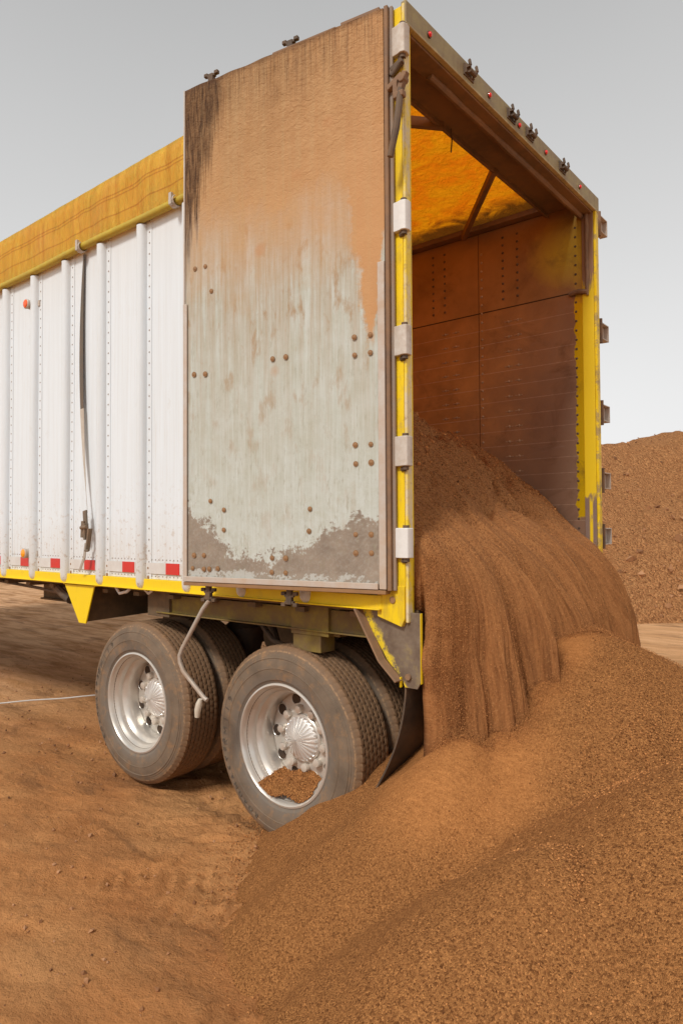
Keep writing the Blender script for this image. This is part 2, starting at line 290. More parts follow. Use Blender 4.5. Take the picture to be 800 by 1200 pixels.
            fs = q.noise(1, 3, .6, st=(22, 90, 40)); c = q.mix(q.ma('MULTIPLY', ft, .65), c, q.mix(q.mr(fs, .3, .7), (.30,.118,.036), (.46,.19,.06))); h = q.ma('MULTIPLY', h, q.mr(ft, 0, 1, 1., .25))
        return q.done(c, 1., 0, q.bump(h, bs, bd), .08)
    M['pile'] = soil('granular_soil', (.12,.042,.014), (.38,.160,.053), (.55,.245,.083), 200, 1., .007)
    M['grain'] = soil('soil_grain', (.10,.036,.012), (.37,.155,.050), (.56,.25,.085), 1, 1, 1, isl=True)
    M['stone'] = soil('dirt_lump', (.16,.075,.035), (.36,.17,.075), (.42,.22,.11), 1, 1, 1, isl=True)
    M['hill'] = soil('stockpile_soil', (.36,.150,.058), (.62,.275,.110), (.68,.33,.135), 26, 1., .09)
    # flowing soil: grainy in the box, drawn into falling strands outside
    q = Mat('pouring_soil'); x, y, z = q.xyz(); uv = q.uv()
    s1 = q.noise(1, 3, .6, v=uv, st=(85, 3.2, 1)); s2 = q.noise(1, 3, .7, v=uv, st=(300, 14, 1)); big = q.noise(1, 3, .5, v=uv, st=(7, 1.0, 1))
    strm = q.mix(q.mr(s1, .34, .66), (.15,.056,.019), (.36,.148,.050)); strm = q.mix(q.mr(s2, .35, .75, 0., .5), strm, (.40,.18,.066)); spk = q.noise(1, 2, .8, v=uv, st=(260, 60, 1)); strm = q.mix(q.mr(spk, .50, .72, 0., .55), strm, (.19,.078,.028)); strm = q.mix(q.mr(spk, .28, .42, .5, 0.), strm, (.50,.25,.10)); strm = q.mix(q.mr(big, .5, .75, 0., .35), strm, (.17,.065,.024))  # dark coarse streaks painted in to deepen the shading between strands
    v1 = q.xyz(q.voro(150, out='Color'))[0]; gr = q.ramp(v1, (0,(.14,.052,.019)), (.4,(.31,.130,.046)), (1,(.43,.195,.070)))
    uy = q.xyz(uv)[1]
    f = q.mr(q.ma('ADD', uy, q.ma('MULTIPLY', q.noise(4, 5, .65), 1.3)), .25, 1.25)
    c = q.mix(f, gr, strm)
    h = q.ma('ADD', q.ma('MULTIPLY', q.ma('MULTIPLY', q.voro(150), -1.), q.ma('SUBTRACT', 1., f)), q.ma('MULTIPLY', q.ma('ADD', q.ma('MULTIPLY', s1, .9), q.ma('ADD', q.ma('MULTIPLY', s2, .5), q.ma('MULTIPLY', spk, .45))), f))
    M['flow'] = q.done(c, .95, 0, q.bump(h, .55, .012), .15)
    # ground
    q = Mat('packed_orange_dirt'); x, y, z = q.xyz(); pos = q.pos()
    big = q.noise(.55, 5, .6); md = q.noise(2.6, 6, .65); fine = q.noise(26, 6, .7); gr = q.noise(150, 3, .7)
    trk = q.noise(1, 5, .65, v=q.sc(pos, 1,1,1), st=(1.1, 5.5, 1), dist=.4)
    c = q.mix(q.mr(md, .32, .68), (.60,.262,.095), (.44,.182,.066))
    c = q.mix(q.mr(trk, .46, .64, 0., .5), c, (.34,.155,.062)); c = q.mix(q.mr(big, .42, .62, 0., .55), c, (.70,.37,.155))
    c = q.mix(q.mr(fine, .52, .70, 0., .5), c, (.27,.135,.055)); c = q.mix(q.mr(q.voro(55), .0, .12, .45, 0.), c, (.54,.32,.16))
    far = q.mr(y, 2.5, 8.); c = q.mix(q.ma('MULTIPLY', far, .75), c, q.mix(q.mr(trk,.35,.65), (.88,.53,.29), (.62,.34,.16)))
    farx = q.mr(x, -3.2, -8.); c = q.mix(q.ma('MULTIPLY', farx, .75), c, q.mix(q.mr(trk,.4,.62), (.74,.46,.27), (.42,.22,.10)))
    h = q.ma('ADD', q.ma('MULTIPLY', fine, .6), q.ma('ADD', q.ma('MULTIPLY', trk, .35), q.ma('MULTIPLY', gr, .15)))
    wet_ = q.mr(q.noise(1, 5, .65, st=(.9, 3.2, 1), dist=.8), 0.54, .68, 0., .55); c = q.mix(wet_, c, (.17,.085,.042))
    M['ground'] = q.done(c, 1., 0, q.bump(h, 1., .045), .05)
    M['tarp_tube'] = m_plain('yellow_tarp_hem', (.62,.45,.04), .6, 0, .15, .3, (.30,.2,.08))
    M['yellow_mud'] = m_plain('mud_covered_yellow_paint', (.30,.22,.03), .7, 0, .6, .4, (.17,.11,.05))
    M['ratchet'] = m_plain('aged_ratchet_metal', (.20,.17,.13), .5, .5, .3)
    M['nut'] = m_plain('dull_chrome_nut', (.72,.67,.60), .25, .8, .25, .1, (.45,.33,.22))
    M['riv_grey'] = m_plain('weathered_rivet', (.40,.38,.35), .5, .2, .2)
    M['wallriv'] = m_plain('worn_wall_rivet', (.58,.42,.30), .45, .3, .35, .3, (.40,.25,.14))
    M['webbing'] = m_plain('pale_webbing', (.66,.62,.54), .8, 0, .15)
    M['seal'] = m_plain('grey_door_seal', (.30,.26,.22), .7, 0, .45, .3, (.34,.22,.14))
    M['string'] = m_plain('white_cord', (.85,.84,.80), .6, 0, .05)
    M['backdoor'] = m_plain('painted_outer_door', (.70,.68,.63), .5, 0, .25)
mats()

# ------------------------------------------------------------------ mesh helpers
class MB:
    def __init__(s): s.v = []; s.f = []; s.m = []; s.sm = []
    def add(s, vs, fs, mi=0, smooth=True):
        b = len(s.v); s.v += [tuple(map(float, p)) for p in vs]
        for f in fs: s.f.append(tuple(i+b for i in f)); s.m.append(mi); s.sm.append(smooth)
        return s
    def box(s, x0, x1, y0, y1, z0, z1, mi=0):
        v = [(x,y,z) for x in (x0,x1) for y in (y0,y1) for z in (z0,z1)]
        return s.add(v, [(0,1,3,2),(4,6,7,5),(0,4,5,1),(2,3,7,6),(0,2,6,4),(1,5,7,3)], mi, False)
    def obox(s, c, ax, ay, az, mi=0):
        c, ax, ay, az = map(Vector, (c, ax, ay, az))
        v = [c+i*ax+j*ay+k*az for i in (-1,1) for j in (-1,1) for k in (-1,1)]
        return s.add(v, [(0,1,3,2),(4,6,7,5),(0,4,5,1),(2,3,7,6),(0,2,6,4),(1,5,7,3)], mi, False)
    def prism(s, pts, axis, a0, a1, mi=0):
        def P(p, a): return {'y': (p[0], a, p[1]), 'x': (a, p[0], p[1]), 'z': (p[0], p[1], a)}[axis]
        n = len(pts); v = [P(p, a0) for p in pts] + [P(p, a1) for p in pts]
        f = [tuple(range(n)), tuple(range(2*n-1, n-1, -1))] + [(i, i+n, (i+1) % n + n, (i+1) % n) for i in range(n)]
        return s.add(v, f, mi, False)
    def tube(s, pts, r, seg=10, mi=0, caps=True):
        pts = [Vector(p) for p in pts]; n = len(pts); rs = r if isinstance(r, (list, tuple)) else [r]*n
        vs = []; up = None
        for i, p in enumerate(pts):
            t = (pts[min(i+1, n-1)] - pts[max(i-1, 0)]).normalized()
            if up is None: up = t.orthogonal().normalized()
            up = (up - t*up.dot(t)).normalized(); w = t.cross(up)
            for k in range(seg):
                a = 2*math.pi*k/seg; vs.append(p + rs[i]*(math.cos(a)*up + math.sin(a)*w))
        fs = [(i*seg+k, i*seg+(k+1) % seg, (i+1)*seg+(k+1) % seg, (i+1)*seg+k) for i in range(n-1) for k in range(seg)]
        if caps: fs += [tuple(range(seg-1, -1, -1)), tuple(range((n-1)*seg, n*seg))]
        return s.add(vs, fs, mi, True)
    def dome(s, c, nrm, r, h=.5, seg=8, mi=0):
        c = Vector(c); nrm = Vector(nrm).normalized(); a = nrm.orthogonal().normalized(); b = nrm.cross(a)
        vs = []
        for (rr, hh) in ((1, 0), (.85, .55), (.45, .9)):
            for k in range(seg):
                t = 2*math.pi*k/seg; vs.append(c + nrm*(r*h*hh) + (a*math.cos(t) + b*math.sin(t))*r*rr)
        vs.append(c + nrm*r*h)
        fs = [(i*seg+k, i*seg+(k+1) % seg, (i+1)*seg+(k+1) % seg, (i+1)*seg+k) for i in range(2) for k in range(seg)]
        fs += [(2*seg+k, 2*seg+(k+1) % seg, 3*seg) for k in range(seg)]
        return s.add(vs, fs, mi, True)
    def lathe(s, prof, c, seg=64, mi=0, sgn=1, rf=None, closed=False):
        # prof: list of (radius, depth) ; axis +y * sgn
        c = Vector(c); n = len(prof); vs = []
        for k in range(seg):
            a = 2*math.pi*k/seg
            for i, (r, d) in enumerate(prof):
                if rf: r, d = rf(r, d, k, i)
                vs.append((c.x + r*math.cos(a), c.y + sgn*d, c.z + r*math.sin(a)))
        fs = []
        for k in range(seg):
            k2 = (k+1) % seg
            for i in range(n if closed else n-1):
                j = (i+1) % n; q = (k*n+i, k*n+j, k2*n+j, k2*n+i); fs.append(q if sgn > 0 else q[::-1])
        return s.add(vs, fs, mi, True)
    def build(s, name, mat, parent=None, bevel=0, ang=35, solid=0):
        V = np.array(s.v); lo, hi = V.min(0), V.max(0); c = (lo+hi)/2
        return finish(name, V - c, s.f, c, mat, parent, s.m, s.sm, bevel, ang)
    def build_at(s, name, mat, org, parent=None, bevel=0, ang=35):
        V = np.array(s.v); c = np.array(org, float)
        return finish(name, V - c, s.f, c, mat, parent, s.m, s.sm, bevel, ang)

WORLD = {}
def finish(name, V, faces, c, mat, parent, mi, sm, bevel, ang):
    me = bpy.data.meshes.new(name); me.from_pydata(V.tolist(), [], faces)
    for q in (mat if isinstance(mat, (list, tuple)) else [mat]): me.materials.append(q)
    if any(mi): me.polygons.foreach_set('material_index', mi)
    me.polygons.foreach_set('use_smooth', [True]*len(faces)); me.set_sharp_from_angle(angle=R(ang))
    import bmesh
    bm = bmesh.new(); bm.from_mesh(me); bmesh.ops.recalc_face_normals(bm, faces=bm.faces); bm.to_mesh(me); bm.free()
    o = bpy.data.objects.new(name, me); COL.objects.link(o)
    w = Vector((c[0], c[1], c[2] + ZO)); WORLD[o.name] = w
    if parent is not None: o.parent = parent; o.location = w - WORLD[parent.name]
    else: o.location = w
    if bevel:
        b = o.modifiers.new('bevel', 'BEVEL'); b.width = bevel; b.segments = 2; b.limit_method = 'ANGLE'; b.angle_limit = R(40); b.harden_normals = True
    return o
def npmesh(name, V, quads, mat, uv=None, tris=None, mi_tris=1, smooth=True):
    me = bpy.data.meshes.new(name); nq = len(quads); nt = 0 if tris is None else len(tris)
    V = np.asarray(V, np.float32).copy(); V[:, 2] += ZO
    me.vertices.add(len(V)); me.vertices.foreach_set('co', V.ravel())
    loops = np.asarray(quads, np.int32).ravel()
    if nt: loops = np.concatenate([loops, np.asarray(tris, np.int32).ravel()])
    me.loops.add(len(loops)); me.loops.foreach_set('vertex_index', loops)
    st = np.concatenate([np.arange(nq)*4, nq*4 + np.arange(nt)*3]).astype(np.int32)
    me.polygons.add(nq+nt); me.polygons.foreach_set('loop_start', st)
    sm = np.zeros(nq+nt, bool); sm[:nq] = smooth; me.polygons.foreach_set('use_smooth', sm)
    for q in (mat if isinstance(mat, (list, tuple)) else [mat]): me.materials.append(q)
    if nt: me.polygons.foreach_set('material_index', np.concatenate([np.zeros(nq, np.int32), np.full(nt, mi_tris, np.int32)]))
    if uv is not None:
        L = me.uv_layers.new(name='UVMap'); uvv = np.zeros((len(loops), 2), np.float32); n4 = nq*4
        uvv[:n4] = uv[loops[:n4]]; L.data.foreach_set('uv', uvv.ravel())
    me.update(calc_edges=True); me.validate()
    o = bpy.data.objects.new(name, me); COL.objects.link(o); WORLD[o.name] = Vector((0,0,0)); return o
def gridq(nu, nv, off=0):
    i, j = np.meshgrid(np.arange(nu-1), np.arange(nv-1), indexing='ij'); a = (i*nv+j).ravel() + off
    return np.stack([a, a+nv, a+nv+1, a+1], 1)
def vnoise(x, y, seed=0):
    xi = np.floor(x).astype(np.int64); yi = np.floor(y).astype(np.int64); xf = x-xi; yf = y-yi
    def h(a, b):
        n = (a*374761393 + b*668265263 + seed*974634777) & 0xffffffff
        n = ((n ^ (n >> 13))*1274126177) & 0xffffffff; n = n ^ (n >> 16); return (n & 0xffff)/65535.0
    u = xf*xf*(3-2*xf); v = yf*yf*(3-2*yf)
    return (h(xi,yi)*(1-u)+h(xi+1,yi)*u)*(1-v) + (h(xi,yi+1)*(1-u)+h(xi+1,yi+1)*u)*v
def fbm(x, y, oct=4, seed=0, gain=.5):
    s = 0; a = 1; t = 0
    for k in range(oct): s = s + a*vnoise(x*2**k, y*2**k, seed+k*17); t += a; a *= gain
    return s/t - .5
OCT = np.array([(1,0,0),(-1,0,0),(0,1,0),(0,-1,0),(0,0,1),(0,0,-1)], float)
OCF = np.array([(0,2,4),(2,1,4),(1,3,4),(3,0,4),(2,0,5),(1,2,5),(3,1,5),(0,3,5)])
def grains(P, r, flat=.75):
    """irregular little lumps at points P with radii r -> verts, tris"""
    n = len(P); A = RNG.normal(size=(n, 3, 3)); Q, _ = np.linalg.qr(A)
    sc = r[:, None]*RNG.uniform(.55, 1.25, (n, 3))
    V = (OCT[None]*(sc[:, None, :]*RNG.uniform(.75, 1.25, (n, 6, 1)))) @ Q
    V = V + P[:, None, :]
    T = OCF[None] + (np.arange(n)*6)[:, None, None]
    return V.reshape(-1, 3), T.reshape(-1, 3)
def tag(o, label=None, cat=None, group=None, kind=None):
    for k, v in (('label', label), ('category', cat), ('group', group), ('kind', kind)):
        if v: o[k] = v
    return o
def empty(name, loc, parent=None):
    o = bpy.data.objects.new(name, None); COL.objects.link(o); o.empty_display_size = .2
    w = Vector((loc[0], loc[1], loc[2] + ZO)); WORLD[o.name] = w
    if parent is not None: o.parent = parent; o.location = w - WORLD[parent.name]
    else: o.location = w
    return o
def copy_tree(o, parent, delta):
    c = o.copy(); COL.objects.link(c); c.parent = parent
    c.location = o.location + (delta if delta is not None else Vector()); WORLD[c.name] = WORLD[o.name] + (delta or Vector())
    for ch in list(o.children):
        copy_tree(ch, c, None)
    return c

# ------------------------------------------------------------------ pile height field
GZ = -1.63
def smax(a, b, k): 
    h = np.clip(.5+.5*(a-b)/k, 0, 1); return b*(1-h)+a*h + k*h*(1-h)
def cone(x, y, cx, cy, h, sl, rnd, sx=1., sy=1.):
    d = np.sqrt(((x-cx)/sx)**2 + ((y-cy)/sy)**2 + rnd*rnd) - rnd; return h - sl*d
def pile_h(x, y):
    w = fbm(x*1.3, y*1.3, 3, 5)*.22
    a = cone(x+w*.6, y-w*.6, .50, .86, 1.09, .73, .18)
    b = cone(x, y+w*.5, .86, -.55, .64, .86, .10, 1.08, .95)
    c = cone(x+w*.5, y, 1.36, -.06, .96, .74, .14)
    d = cone(x, y, 1.9, .9, 1.0, .55, .3)
    e = cone(x+w*.3, y+w*.3, .05, -.18, .42, .70, .08); a = smax(a, e, .05)
    f2 = cone(x, y, .8, .85, .78, .68, .2); a = smax(a, f2, .05); a = smax(a, cone(x, y, .20, .10, .70, 1.05, .10, 1., 1.2), .05)
    h = smax(smax(a, b, .04), smax(c, d, .1), .04)
    return h
def ground_h(x, y):
    h = fbm(x*.5, y*.5, 3, 31)*.05 + fbm(x*2.2, y*2.2, 4, 3)*.030 + (fbm(x*9, y*9, 3, 4))*.016*np.clip(fbm(x*.8, y*.8, 2, 78)*4+.7, .2, 1)
    a = R(24); u = x*math.cos(a)+y*math.sin(a); v = -x*math.sin(a)+y*math.cos(a)
    h = h + fbm(u*1.2, v*11, 3, 9)*.032*np.clip(fbm(x*.6, y*.6, 2, 77)*4+.6, 0, 1)
    for (ox, oy, an, wd, pitch_, amp) in ((-1.6,-1.2,38,.26,.085,.012), (-2.6,-.5,12,.24,.10,.011), (-4.2,1.6,-28,.28,.12,.014), (-5.0,2.6,-34,.28,.12,.014), (-.9,-1.6,46,.22,.085,.010), (-6.5,1.0,8,.3,.13,.014)):
        a = R(an); u = (x-ox)*math.cos(a)+(y-oy)*math.sin(a); v = -(x-ox)*math.sin(a)+(y-oy)*math.cos(a)
        band = np.clip((wd-np.abs(v+.06*np.sin(u*.8)))/.03, 0, 1)*np.clip(fbm(x*1.7, y*1.7, 3, int(40+an))*5+.55, 0, 1)
        h = h + band*(amp*np.clip(np.sin(2*math.pi*(u/pitch_ + np.abs(v)*2.2))*2, -1, 1)*np.clip(fbm(x*7,y*7,2,5)*3+.6,0,1) - .006)
    near = np.clip((12-np.hypot(x+1, y))/6, 0.0, 1)
    return h*near - .01

# ------------------------------------------------------------------ ground sheet
def axis(lo, hi, st, far):
    a = list(np.arange(lo, hi, st)); s = st; v = hi
    while v < far: a.append(v); s *= 1.22; v += s
    a.append(far); s = st; v = lo - st; b = []
    while v > -far: b.append(v); s *= 1.22; v -= s
    b.append(-far); return np.array(b[::-1] + a)
gx = axis(-7.0, 2.4, .025, 600.); gy = axis(-2.6, 4.0, .025, 600.)
X, Y = np.meshgrid(gx, gy, indexing='ij')
Z = GZ + ground_h(X, Y)
# ruts pressed by the tyres
for (ry, dp) in ((.18, .02), (.52, .02)):
    Z -= dp*np.exp(-((Y-ry)/.13)**2)*(X < -.6)*(X > -9)
g = npmesh('ground', np.stack([X.ravel(), Y.ravel(), Z.ravel()], 1), gridq(len(gx), len(gy)), M['ground']); tag(g, kind='structure')
# loose lumps on the dirt
N = 9000
px_ = RNG.uniform(-7, 1.6, N); py_ = RNG.uniform(-2.4, 6, N); rr = .0025 + .013*RNG.random(N)**7
pz_ = GZ + ground_h(px_, py_) + rr*.3
V, T = grains(np.stack([px_, py_, pz_], 1), rr)
o = npmesh('loose_dirt_crumbs', V, np.zeros((0,4), int), M['stone'], tris=T, mi_tris=0); tag(o, 'small dirt crumbs scattered over the packed orange ground', 'crumbs', kind='stuff')
for i, (x, y, r, lb) in enumerate(((-2.35,-.95,.022,'small dark clod lying on open dirt left of the rear wheel'), (-5.6,2.2,.05,'dark clod on dirt in front of the tandem wheels'))):
    mb = MB(); vs = []; 
    for k in range(5):
        P = np.array([[x+random.uniform(-r,r), y+random.uniform(-r,r)*.6, GZ+r*.35]]); V, T = grains(P, np.array([r*.8])); mb.add(V.tolist(), T.tolist())
    o = mb.build('dirt_clod', M['darksteel']); tag(o, lb, 'clod')

# ------------------------------------------------------------------ soil pile
xs = np.arange(-1.9, 3.2, .016); ys = np.arange(-1.75, 3.4, .016)
X, Y = np.meshgrid(xs, ys, indexing='ij'); H = pile_h(X, Y)
H = H + fbm(X*1.8, Y*1.8, 2, 7)*.05*np.clip(H*6, 0, 1) + fbm(X*5, Y*5, 3, 8)*.026 + fbm(X*22, Y*22, 3, 12)*.010
# slump lines running down the main cone
ang = np.arctan2(Y-.86, X-.5); rad = np.hypot(X-.5, Y-.86); H += fbm(ang*9, rad*1.1, 3, 41)*.035*np.clip(rad*1.5, 0, 1)
H = np.maximum(H, -.05 + ground_h(X, Y)) 
Z = GZ + H
nv = X.size; V0 = np.stack([X.ravel(), Y.ravel(), Z.ravel()], 1)
keep = (H > -.04 + ground_h(X, Y))
qd = gridq(len(xs), len(ys)); kk = keep.ravel(); qd = qd[kk[qd].any(1)]
N = 400000
px_ = RNG.uniform(-1.3, 1.75, N); py_ = RNG.uniform(-1.55, 2.6, N)
hx = np.clip(((px_-xs[0])/.016).astype(int), 0, len(xs)-2); hy = np.clip(((py_-ys[0])/.016).astype(int), 0, len(ys)-2)
hz = H[hx, hy]; camd = np.hypot(px_-1.7, py_+2.54)
ok = (pile_h(px_, py_) > .004) & (RNG.random(N) < np.clip((2.6/camd)**2, .25, 1)); px_, py_, hz = px_[ok], py_[ok], hz[ok]
rr = .0014 + .0028*RNG.random(len(px_))**3; rr *= np.clip(1.25 - .10*np.hypot(px_-1.7, py_+2.54) + fbm(px_*1.2, py_*1.2, 2, 55)*.9, .5, 1.5)
# a fringe of rolled grains round the toe
ftm = ((((px_-.22)/.40)**2 + ((py_-.05)/.42)**2 < RNG.random(len(px_))*1.5) | (((px_-.34)/.22)**2 + ((py_-1.3)/1.25)**4 < RNG.random(len(px_))*1.3)); rr = np.where(ftm, rr*.45, rr)
V1, T1 = grains(np.stack([px_, py_, GZ + hz + rr*.35], 1), rr)
NF = 9000; th = RNG.uniform(math.pi*.75, math.pi*1.75, NF); rd = 1.66 + np.abs(RNG.normal(0, .12, NF)); fx = .5+rd*np.cos(th); fy = .86+rd*np.sin(th)
rf = .002+.003*RNG.random(NF)**2; V2, T2 = grains(np.stack([fx, fy, GZ+ground_h(fx, fy)+rf*.4], 1), rf)
T1 = np.concatenate([T1 + nv, T2 + nv + len(V1)]); V = np.concatenate([V0, V1, V2])
o = npmesh('soil_pile', V, qd, [M['pile'], M['grain']], tris=T1); tag(o, 'large heap of loose reddish brown granular soil on the ground behind the trailer', 'soil pile')

# ------------------------------------------------------------------ distant stockpile
a1 = np.linspace(-30, 34, 300); b1 = np.linspace(0, 34, 200); A, B = np.meshgrid(a1, b1, indexing='ij')
# local frame: along the viewing direction F (B, starting at the toe) and right R0 (A)
fxy = np.array([F.x, F.y])/math.hypot(F.x, F.y); rxy = np.array([R0.x, R0.y]); c0 = np.array([1.7057, -2.5376])
D0 = 11.7 + fbm(A*.25, A*0, 3, 2)*1.6
XX = c0[0] + fxy[0]*(D0+B) + rxy[0]*A; YY = c0[1] + fxy[1]*(D0+B) + rxy[1]*A
crest = 3.86 + fbm(A*.35, A*0+3, 3, 6)*1.0 - np.clip((A-8.2)*.10, 0, 9)
up = B*.70; hh = np.minimum(up, crest - np.maximum(0, (B-5.6)*.02)); k = .5; hq = np.clip(.5+.5*(crest-up)/k, 0, 1); hh = crest*(1-hq)+up*hq - k*hq*(1-hq)
hh = hh*1.0 - np.clip((B-14)*.65, 0, 99)
fade = np.clip((A+1.0)/3.5, 0, 1)*np.clip((34-A)/8, 0, 1); fade = fade*fade*(3-2*fade)
hh = hh*fade - (1-fade)*.4
hh += (1-4*np.abs(fbm(A*.55, B*.25, 3, 29)))*.22*np.clip(B, 0, 1) + fbm(A*.9, B*.9, 4, 21)*.5*np.clip(B, 0, 1) + fbm(A*4, B*4, 4, 22)*.16*np.clip(B+.2, 0, 1) + fbm(A*.8+B*.0, A*3, 3, 25)*.25*np.clip(B*.5, 0, 1)
hh = np.maximum(hh, -.3)
Vh = np.stack([XX.ravel(), YY.ravel(), (GZ+hh-.03).ravel()], 1); qh = gridq(300, 200)
qh = qh[(hh.ravel()[qh] > -.25).any(1)]
N = 26000; ii = RNG.integers(0, len(Vh), N); okk = (hh.ravel()[ii] > -.1) & (B.ravel()[ii] < 10) & (A.ravel()[ii] > 0) & (A.ravel()[ii] < 22); ii = ii[okk]
lowb = np.clip(1.6 - B.ravel()[ii]*.16, .25, 1.6)
rr = (.018 + .075*RNG.random(len(ii))**4)*lowb; P = Vh[ii] + RNG.normal(0, .05, (len(ii), 3))*[1,1,.1]
V1, T1 = grains(P, rr)
o = npmesh('stockpile', np.concatenate([Vh, V1]), qh, [M['hill'], M['stone']], tris=T1+len(Vh)); tag(o, 'tall distant stockpile of lumpy orange brown earth at the right against the sky', 'stockpile')
# low berm far away on the other side, so the yard closes behind the trailer
# ------------------------------------------------------------------ cord on the ground
mb = MB(); pts = [(-9.5, -.75, GZ+.03)] + [(-4.95+.045*i + 0, .0+.075*i, GZ+.030+.003*math.sin(i)) for i in range(0, 22)]
mb.tube(pts, .0065, 6); o = mb.build('cord', M['string']); tag(o, 'thin white cord stretched across the dirt left of the front wheel', 'cord')

# ================================================================== TRAILER
LEN = -12.6
T = empty('trailer', (-2.0, 1.2, GZ)); tag(T, 'white ribbed bulk trailer with yellow rails and tarp, rear doors open, unloading soil', 'trailer')
YR = 2.43
# ---- left side wall
mb = MB(); mb.box(LEN, -.15, .0, .045, -.335, 2.27)
ribx = [-1.52 - .452*i for i in range(24)]
for i, rx in enumerate([-.60, -1.06] + ribx):     # vertical rivet rows beside each rib
    if rx < -5.3: continue
    for k in range(34): mb.dome((rx+.062, -.004, -.30+.068*k), (0,-1,0), .0065, .5, 5, 1)
for k in range(150):
    x = -.3 - k*.036
    if x > -5.2:
        mb.dome((x, -.001, -.218), (0,-1,0), .005, .5, 5, 1); mb.dome((x, -.001, -.318), (0,-1,0), .005, .5, 5, 1)
wall = mb.build('side_wall', [M['white'], M['riv_grey']], T)
def rib(rx):
    mb = MB(); prof = []; n = 10
    for k in range(n+1):
        a = math.pi*k/n; prof.append((rx - .037*math.cos(a), -.002 - .046*math.sin(a)**.75))
    zs = [-.395, -.385, -.37, -.345, 1.86]
    vs = []; sc = [.55, .8, .95, 1, 1]
    for z, q in zip(zs, sc):
        for (x, y) in prof: vs.append((rx+(x-rx)*q, -.002+(y+.002)*q, z))
    fs = [(i*(n+1)+k, i*(n+1)+k+1, (i+1)*(n+1)+k+1, (i+1)*(n+1)+k) for i in range(len(zs)-1) for k in range(n)]
    fs.append(tuple(range(n+1))); mb.add(vs, fs)
    mb.box(rx-.05, rx+.085, -.004, -.0005, -.335, 1.90)      # riveted flange
    mb.dome((rx+.055, -.004, -.325), (0,-1,0), .011, .6, 8, 1); mb.dome((rx+.055, -.004, -.27), (0,-1,0), .009, .6, 8, 1)
    return mb.build('wall_rib', [M['white'], M['rivet']], wall)
for rx in [-.60, -1.06] + ribx: rib(rx)
# reflective tape
tp = MB(); 
tp.box(-5.6, -.16, -.0065, -.0045, -.303, -.236); tape = tp.build('reflective_tape', M['tape'], wall)
for rx in [-1.06] + ribx[:9]:
    mb = MB(); mb.box(rx+.235-.46+.46, rx+.365, -.009, -.0066, -.303, -.236); mb.build('red_reflector', M['red'], wall)
# ---- rails
mb = MB(); mb.box(LEN, -.14, -.022, .05, -.40, -.336); mb.box(LEN, -.14, -.040, -.022, -.402, -.394)
mb.build('bottom_rail', M['yellow'], T, .003)
mb = MB(); mb.prism([(-2.885,-.404),(-2.50,-.404),(-2.605,-.665),(-2.69,-.665)], 'y', -.018, -.008)
mb.box(-2.9, -2.49, -.018, .06, -.412, -.403)
mb.build('side_gusset', M['yellow'], T, .002)
mb = MB(); mb.prism([(-.01,-.41),(2.2,-.41),(2.2,-.60),(-.01,-.66)], 'x', -2.665, -2.655); 
for k in range(12): mb.dome((-2.655, .15+.17*k, -.47-.0*k), (1,0,0), .012, .5, 6)
mb.build('gusset_crossmember', M['under'], T)
# right wall
mb = MB(); mb.box(LEN, -.02, 2.40, YR-.004, -.335, 2.27); outer = mb.build('side_wall', M['white'], T)
mb = MB(); mb.box(LEN, -.10, 2.385, 2.3995, -.40, 2.30)
for k in range(31):
    z = -.30+.058*2*k/1.0
    if z > 1.62: break
    for dx in (-.60, -.68, -1.24, -1.14, -1.62): mb.dome((dx, 2.385, z), (0,-1,0), .011, .6, 6, 2); mb.box(dx-.03, dx+.03, 2.382, 2.386, z-.0035, z+.0035, 2)
for k in range(38):
    z = -.38+.068*k; mb.dome((-.905, 2.385, z), (0,-1,0), .011, .6, 6, 2); mb.dome((-.150, 2.385, z), (0,-1,0), .010, .5, 6, 1)
for k in range(9):
    for dx in (-.60, -.72, -1.24, -1.35): mb.dome((dx, 2.385, 1.74+.06*k), (0,-1,0), .011, .6, 6, 1)
mb.build('inner_wall', [M['inner'], M['darksteel'], M['wallriv']], T)
mb = MB(); mb.box(LEN, -.05, .0455, .06, -.40, 2.28); mb.build('inner_lining', M['inner'], T)
mb = MB(); mb.box(LEN, -.14, 2.38, YR+.022, -.40, -.336); mb.build('bottom_rail', M['yellow'], T, .003)
for i in range(26):
    rx = -.3 - .46*i; mb = MB(); mb.tube([(rx, YR+.0, -.33), (rx, YR, 1.9)], .034, 8); mb.build('wall_rib', M['white'], outer)
# floor, front wall
mb = MB(); mb.box(LEN, .0, .06, 2.385, -.425, -.401); mb.build('floor', M['under'], T)
mb = MB(); mb.box(LEN-.04, LEN, -.01, YR+.01, -.42, 2.30); mb.build('front_wall', M['white'], T, .004)
# top rails inside
mb = MB(); mb.box(LEN, -.05, 2.315, 2.405, 2.305, 2.345); mb.box(LEN, -.05, .04, .11, 2.285, 2.325); mb.build('top_rail', M['brownsteel'], T, .004)

